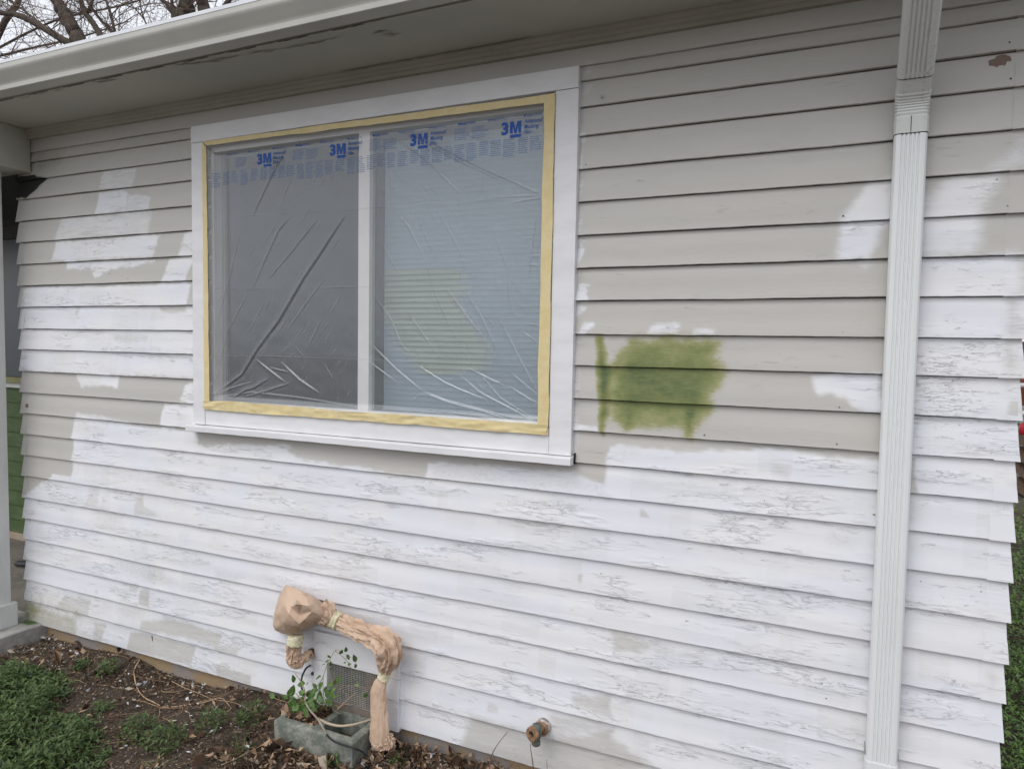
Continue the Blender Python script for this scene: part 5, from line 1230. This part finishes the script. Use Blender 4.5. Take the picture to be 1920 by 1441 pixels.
# ------------------------------------------------------------------ right of the corner: bank of weeds, pallets and stored things
V = []; Fc = []
rnd = random.Random(23)
for k in range(520):
    y = .5+rnd.random()**1.5*6.6; x = .58+y*.19+rnd.random()*(.5+y*.22)-.12
    if y > 6.4 and rnd.random() < .7: continue
    hh = (.09+.06*rnd.random())*(1 if fbm(np.array([x]), np.array([y]), 8, 2, .7, .7)[0] > -.25 else .3); clump_faces(V, Fc, x, y, .13+.02*y, hh, 46, .022+.004*y, rnd)
m = MB(); m.v = V; m.f = Fc; m.mi = [0]*len(Fc); tag(m.build('weed_bank', M_IVY), 'green broad leaved weeds growing past the right corner of the house', kind='stuff')
V = []; Fc = []
for k in range(260):
    y = 2.0+rnd.random()*5; x = .6+y*.19+rnd.random()*.9; a = rnd.uniform(2.2, 4.2); L = rnd.uniform(.15, .4); b0 = Vector((x, y, .02)); s_ = Vector((0, 1, 0))
    d_ = Vector((math.cos(a), math.sin(a)*.3, rnd.uniform(.2, .9))).normalized(); i = len(V); w_ = .0025
    for t in (0, .4, .75, 1): c = b0+d_*L*t-Vector((0, 0, 1))*L*.4*t*t; V += [(c.x, c.y, c.z-w_*(1-t*.8)), (c.x, c.y, c.z+w_*(1-t*.8))]
    for j in range(3): Fc.append((i+2*j, i+2*j+1, i+2*j+3, i+2*j+2))
m = MB(); m.v = V; m.f = Fc; m.mi = [0]*len(Fc); tag(m.build('dry_grass', M_YG), 'yellowing grass blades leaning over the weed bank', kind='stuff')
M_PAL = paint('weathered_pallet_wood', (.20, .13, .08), .85, .15, 5, .5, 40, stretch=(1, 5, 5))
def pallet(x, y, z, rot, lab):
    root = empty('wooden_pallet', (x, y, z), lab, 'pallet', 'stacked wooden pallets beyond the corner'); M = Matrix.Rotation(rot, 4, 'Z')
    for k in range(7): m = MB(); m.box(-.6, .6, -.5+k*.152, -.41+k*.152, .115, .133, M); m.build('deck_board', M_PAL, root)
    for k in range(3): m = MB(); m.box(-.6, .6, -.5+k*.45, -.41+k*.45, 0, .018, M); m.build('base_board', M_PAL, root)
    for k in range(3): m = MB(); m.box(-.6+k*.55, -.51+k*.55, -.5, .5, .0185, .1145, M); m.build('bearer', M_PAL, root)
    return root
YP = 7.6
for k, lab in enumerate(('lowest pallet of the stack, half buried in weeds', 'second pallet from the ground in the stack', 'third pallet from the ground in the stack', 'fourth pallet, directly under the red jug', )):
    o_ = pallet(2.62+.03*math.sin(k*2), YP+.5, .03+.20*k, .05*math.sin(k*3+1), lab)
PALL = True
red = MB(); c = PY(1916, 800, YP-.05)
red.loft([[(c[0]+.10+r0*math.cos(a)*1.5, c[1]+r0*.8*math.sin(a), c[2]+dz) for a in np.linspace(0, 6.283, 14, endpoint=False)] for dz, r0 in ((-.09, .07), (-.08, .085), (.03, .085), (.06, .05), (.07, .03), (.10, .03))])
M_RED = paint('red_plastic', (.55, .03, .05), .35, .05); o = red.build('red_jug', M_RED, None, True); tag(o, 'red plastic jug on top of the pallet stack', 'jug')
m = MB(); c0 = PY(1897, 702, YP); c1 = PY(1935, 770, YP); m.box(c0[0]-.02, c0[0]+1.1, YP-.02, YP+.9, c1[2]+.06, PY(1900, 640, YP)[2]); 
tag(m.build('brown_crate', paint('red_brown_board', (.20, .07, .035), .7, .1, 3, .3), bevel=.01), 'reddish brown wooden crate above the pallets past the corner', 'crate')
for (px, py, r0, lab) in ((1905, 722, .028, 'upper white pipe lying in front of the brown crate'), (1905, 775, .034, 'lower white pipe just above the red jug')):
    c = PY(px, py, YP-.12); m = MB(); m.tube([(c[0]-.08, c[1], c[2]), (c[0]+1.1, c[1]+.02, c[2]+.01)], r0, 12); tag(m.build('white_pipe', M_POST, None, True), lab, 'pipe', 'white pipes on the pallets')
# shrub behind the pallets
def tree_leaves(centres, n, rad, ls, rnd):
    V = []; Fc = []
    for _ in range(n):
        c = rnd.choice(centres); p = Vector((c[0]+rnd.gauss(0, rad), c[1]+rnd.gauss(0, rad), c[2]+rnd.gauss(0, rad*.8)))
        yaw = rnd.uniform(0, 6.283); d_ = Vector((math.cos(yaw), math.sin(yaw), rnd.uniform(-.6, .6))).normalized(); s_ = d_.cross(Vector((rnd.uniform(-1, 1), rnd.uniform(-1, 1), 1))).normalized(); L = ls*rnd.uniform(.6, 1.4); i = len(V)
        V += [tuple(p), tuple(p+d_*L*.5+s_*L*.28), tuple(p+d_*L), tuple(p+d_*L*.5-s_*L*.28)]; Fc.append((i, i+1, i+2, i+3))
    return V, Fc
sb = empty('shrub', (3.6, 10.2, 0), 'green shrub rising behind the stored pallets', 'shrub')
cs = [(3.0+rnd.random()*2.4, 9.6+rnd.random()*1.2, .5+rnd.random()*2.4) for _ in range(40)]
V, Fc = tree_leaves(cs, 5200, .22, .09, rnd); m = MB(); m.v = V; m.f = Fc; m.mi = [0]*len(Fc); m.build('crown', M_IVY, sb)
m = MB()
for c in cs[:18]: m.tube([(3.6, 10.2, 0), ((3.6+c[0])/2, 10.2, c[2]*.6), c], [.03, .015, .005], 6)
m.build('trunk', M_PAL, sb)

# ------------------------------------------------------------------ bare trees behind the roof
g = NT('tree_bark'); n1 = g.noise((14, 14, 4), 5, .7)
M_BARK = g.done(g.bsdf(g.mix(g.mr(n1, .35, .65), (.11, .085, .065), (.055, .045, .038)), .9, g.bump(n1, .8, .02)).outputs[0])
M_TWIG = paint('twig_bark', (.15, .105, .085), .9, .1, 9); M_TL = flat('late_leaf', (.17, .15, .06), .7, .5, trans=.2)
def tree(root_xy, limbs, lab, seed, y, ntw=90, nsub=5):
    rnd = random.Random(seed); root = empty('bare_tree', (root_xy[0], root_xy[1], 0), lab, 'tree', 'bare trees behind the house')
    trunk = MB(); br = MB(); V = []; Fc = []
    for pts, r0, r1 in limbs:
        P = [Vector(PY(a, b, yy_)) if not isinstance(a, str) else Vector(b) for a, b, yy_ in pts]; Q = smooth_path(P, 7)
        Q = [q+Vector((rnd.gauss(0, r0*.05), rnd.gauss(0, r0*.05), rnd.gauss(0, r0*.05))) for q in Q]
        rs = [r0+(r1-r0)*k/len(Q) for k in range(len(Q))]; trunk.tube(Q, rs, 10)
        for _ in range(int(ntw*min(1.4, (Q[-1]-Q[0]).length/3))):
            k = rnd.randrange(1, len(Q)); b0 = Q[k]; d = (Q[k]-Q[k-1]).normalized()
            def grow(b0, d, L, r_, lev):
                p = [b0]; dd = d.copy(); n = 6
                for j in range(n):
                    dd = (dd+Vector((rnd.gauss(0, .22), rnd.gauss(0, .22), rnd.gauss(.03, .22)))).normalized(); p.append(p[-1]+dd*L/n)
                br.tube(p, [r_*(1-.8*j/n) for j in range(n+1)], 3 if lev else 4, False)
                if lev < 2:
                    for _ in range(nsub if lev == 0 else 3):
                        j = rnd.randrange(1, n+1); nd_ = (dd+Vector((rnd.gauss(0, .8), rnd.gauss(0, .8), rnd.gauss(0, .8)))).normalized(); grow(p[j], nd_, L*rnd.uniform(.4, .7), max(.003, r_*.5), lev+1)
                else:
                    if rnd.random() < .35:
                        q = p[-1-rnd.randrange(3)]; i = len(V); s_ = Vector((rnd.gauss(0, 1), rnd.gauss(0, 1), rnd.gauss(0, 1))).normalized(); t_ = s_.orthogonal().normalized(); L_ = rnd.uniform(.03, .07)
                        V.extend([tuple(q), tuple(q+s_*L_*.5+t_*L_*.3), tuple(q+s_*L_), tuple(q+s_*L_*.5-t_*L_*.3)]); Fc.append((i, i+1, i+2, i+3))
            sd_ = (d*.5+Vector((rnd.gauss(0, .8), rnd.gauss(0, .8), rnd.gauss(.1, .7)))).normalized(); grow(b0, sd_, rnd.uniform(.7, 1.9), rnd.uniform(.007, .016), 0)
    trunk.build('trunk', M_BARK, root, True); br.build('branches', M_TWIG, root)
    m = MB(); m.v = V; m.f = Fc; m.mi = [0]*len(Fc); m.build('leaves', M_TL, root)
t1 = PY(160, 150, 7.5)
tree((t1[0]+.3, 7.5), [
 ([('w', (t1[0]+.3, 7.5, 0), 0), ('w', (t1[0]+.2, 7.5, 4), 0), (158,128,7.5), (152,95,7.5), (140,60,7.5), (122,28,7.5), (105,0,7.5), (88,-60,7.4), (60,-160,7.2)], .22, .07),
 ([(150,112,7.5), (137,88,7.4), (110,70,7.3), (80,52,7.2), (55,38,7.1), (30,28,7.0), (0,24,6.9), (-60,10,6.8)], .085, .045),
 ([(205,120,7.7), (196,84,7.7), (186,62,7.7), (172,40,7.7), (158,20,7.7), (150,-10,7.7), (146,-80,7.7)], .075, .04),
 ([(222,110,7.9), (217,70,7.9), (205,54,7.9), (190,38,7.9), (172,14,7.9), (150,-20,7.9)], .035, .018),
 ([(217,75,7.9), (214,55,7.9), (207,25,7.9), (199,0,7.9), (190,-50,7.9)], .035, .018),
 ([(95,60,7.3), (70,40,7.5), (45,20,7.7), (20,0,7.9), (-20,-40,8)], .028, .014), ([(300,90,8.3), (282,60,8.3), (268,30,8.3), (262,0,8.3), (255,-60,8.3)], .02, .01),
 ([(40,120,8), (15,108,8), (-10,96,8), (-60,90,8)], .018, .01), ([(165,22,7.7), (172,5,7.7), (178,-20,7.7)], .04, .02),
 ], 'left bare tree leaning left over the gutter with a long mossy limb', 5, 7.5, 15, 4)
t2 = PY(360, 110, 9.0)
tree((t2[0], 9.0), [
 ([('w', (t2[0], 9.0, 0), 0), ('w', (t2[0]-.1, 9.0, 4), 0), (342,60,9), (340,38,9), (345,20,9), (348,0,9), (345,-60,9)], .24, .10),
 ([(340,60,9), (333,40,9), (322,22,9), (312,8,9), (298,-6,9), (270,-50,9)], .055, .03),
 ([(368,80,9.1), (362,45,9.1), (358,20,9.1), (355,0,9.1), (360,-70,9.1)], .11, .07),
 ([(392,75,9.2), (388,40,9.2), (382,15,9.2), (378,-5,9.2), (372,-70,9.2)], .15, .11),
 ([(325,48,8.9), (324,20,8.9), (322,0,8.9), (318,-50,8.9)], .045, .03),
 ([(405,38,9.2), (415,22,9.2), (425,8,9.2), (440,-12,9.2), (470,-60,9.2)], .05, .03), ([(425,8,9.2), (450,11,9.2), (480,10,9.3), (520,14,9.3)], .02, .01), ([(365,40,9), (395,32,9), (402,15,9)], .03, .02),
 ], 'right bare tree with a cluster of upright dark trunks behind the gutter', 9, 9.0, 14, 4)
t3 = PY(-40, 140, 11)
tree((t3[0], 11), [
 ([('w', (t3[0], 11, 0), 0), ('w', (t3[0], 11, 5), 0), (-30,140,11), (0,60,11), (40,-10,11), (60,-90,11)], .16, .05), ([(-20,110,11), (60,90,11.3), (150,70,11.6), (240,40,12)], .04, .015), ([(-20,100,11), (100,40,11.5), (230,10,12), (330,-20,12)], .04, .015),
 ], 'thin far bare tree whose branches cross the sky at the far left', 13, 11.0, 12, 4)

for o_ in list(COL.objects):
    if o_.parent is not None and o_.parent.parent is None and o_.parent.type == 'EMPTY':
        if o_.parent.name.startswith('wooden_pallet'): continue
        o_.matrix_parent_inverse = Matrix.Translation(-Vector(o_.parent.location))
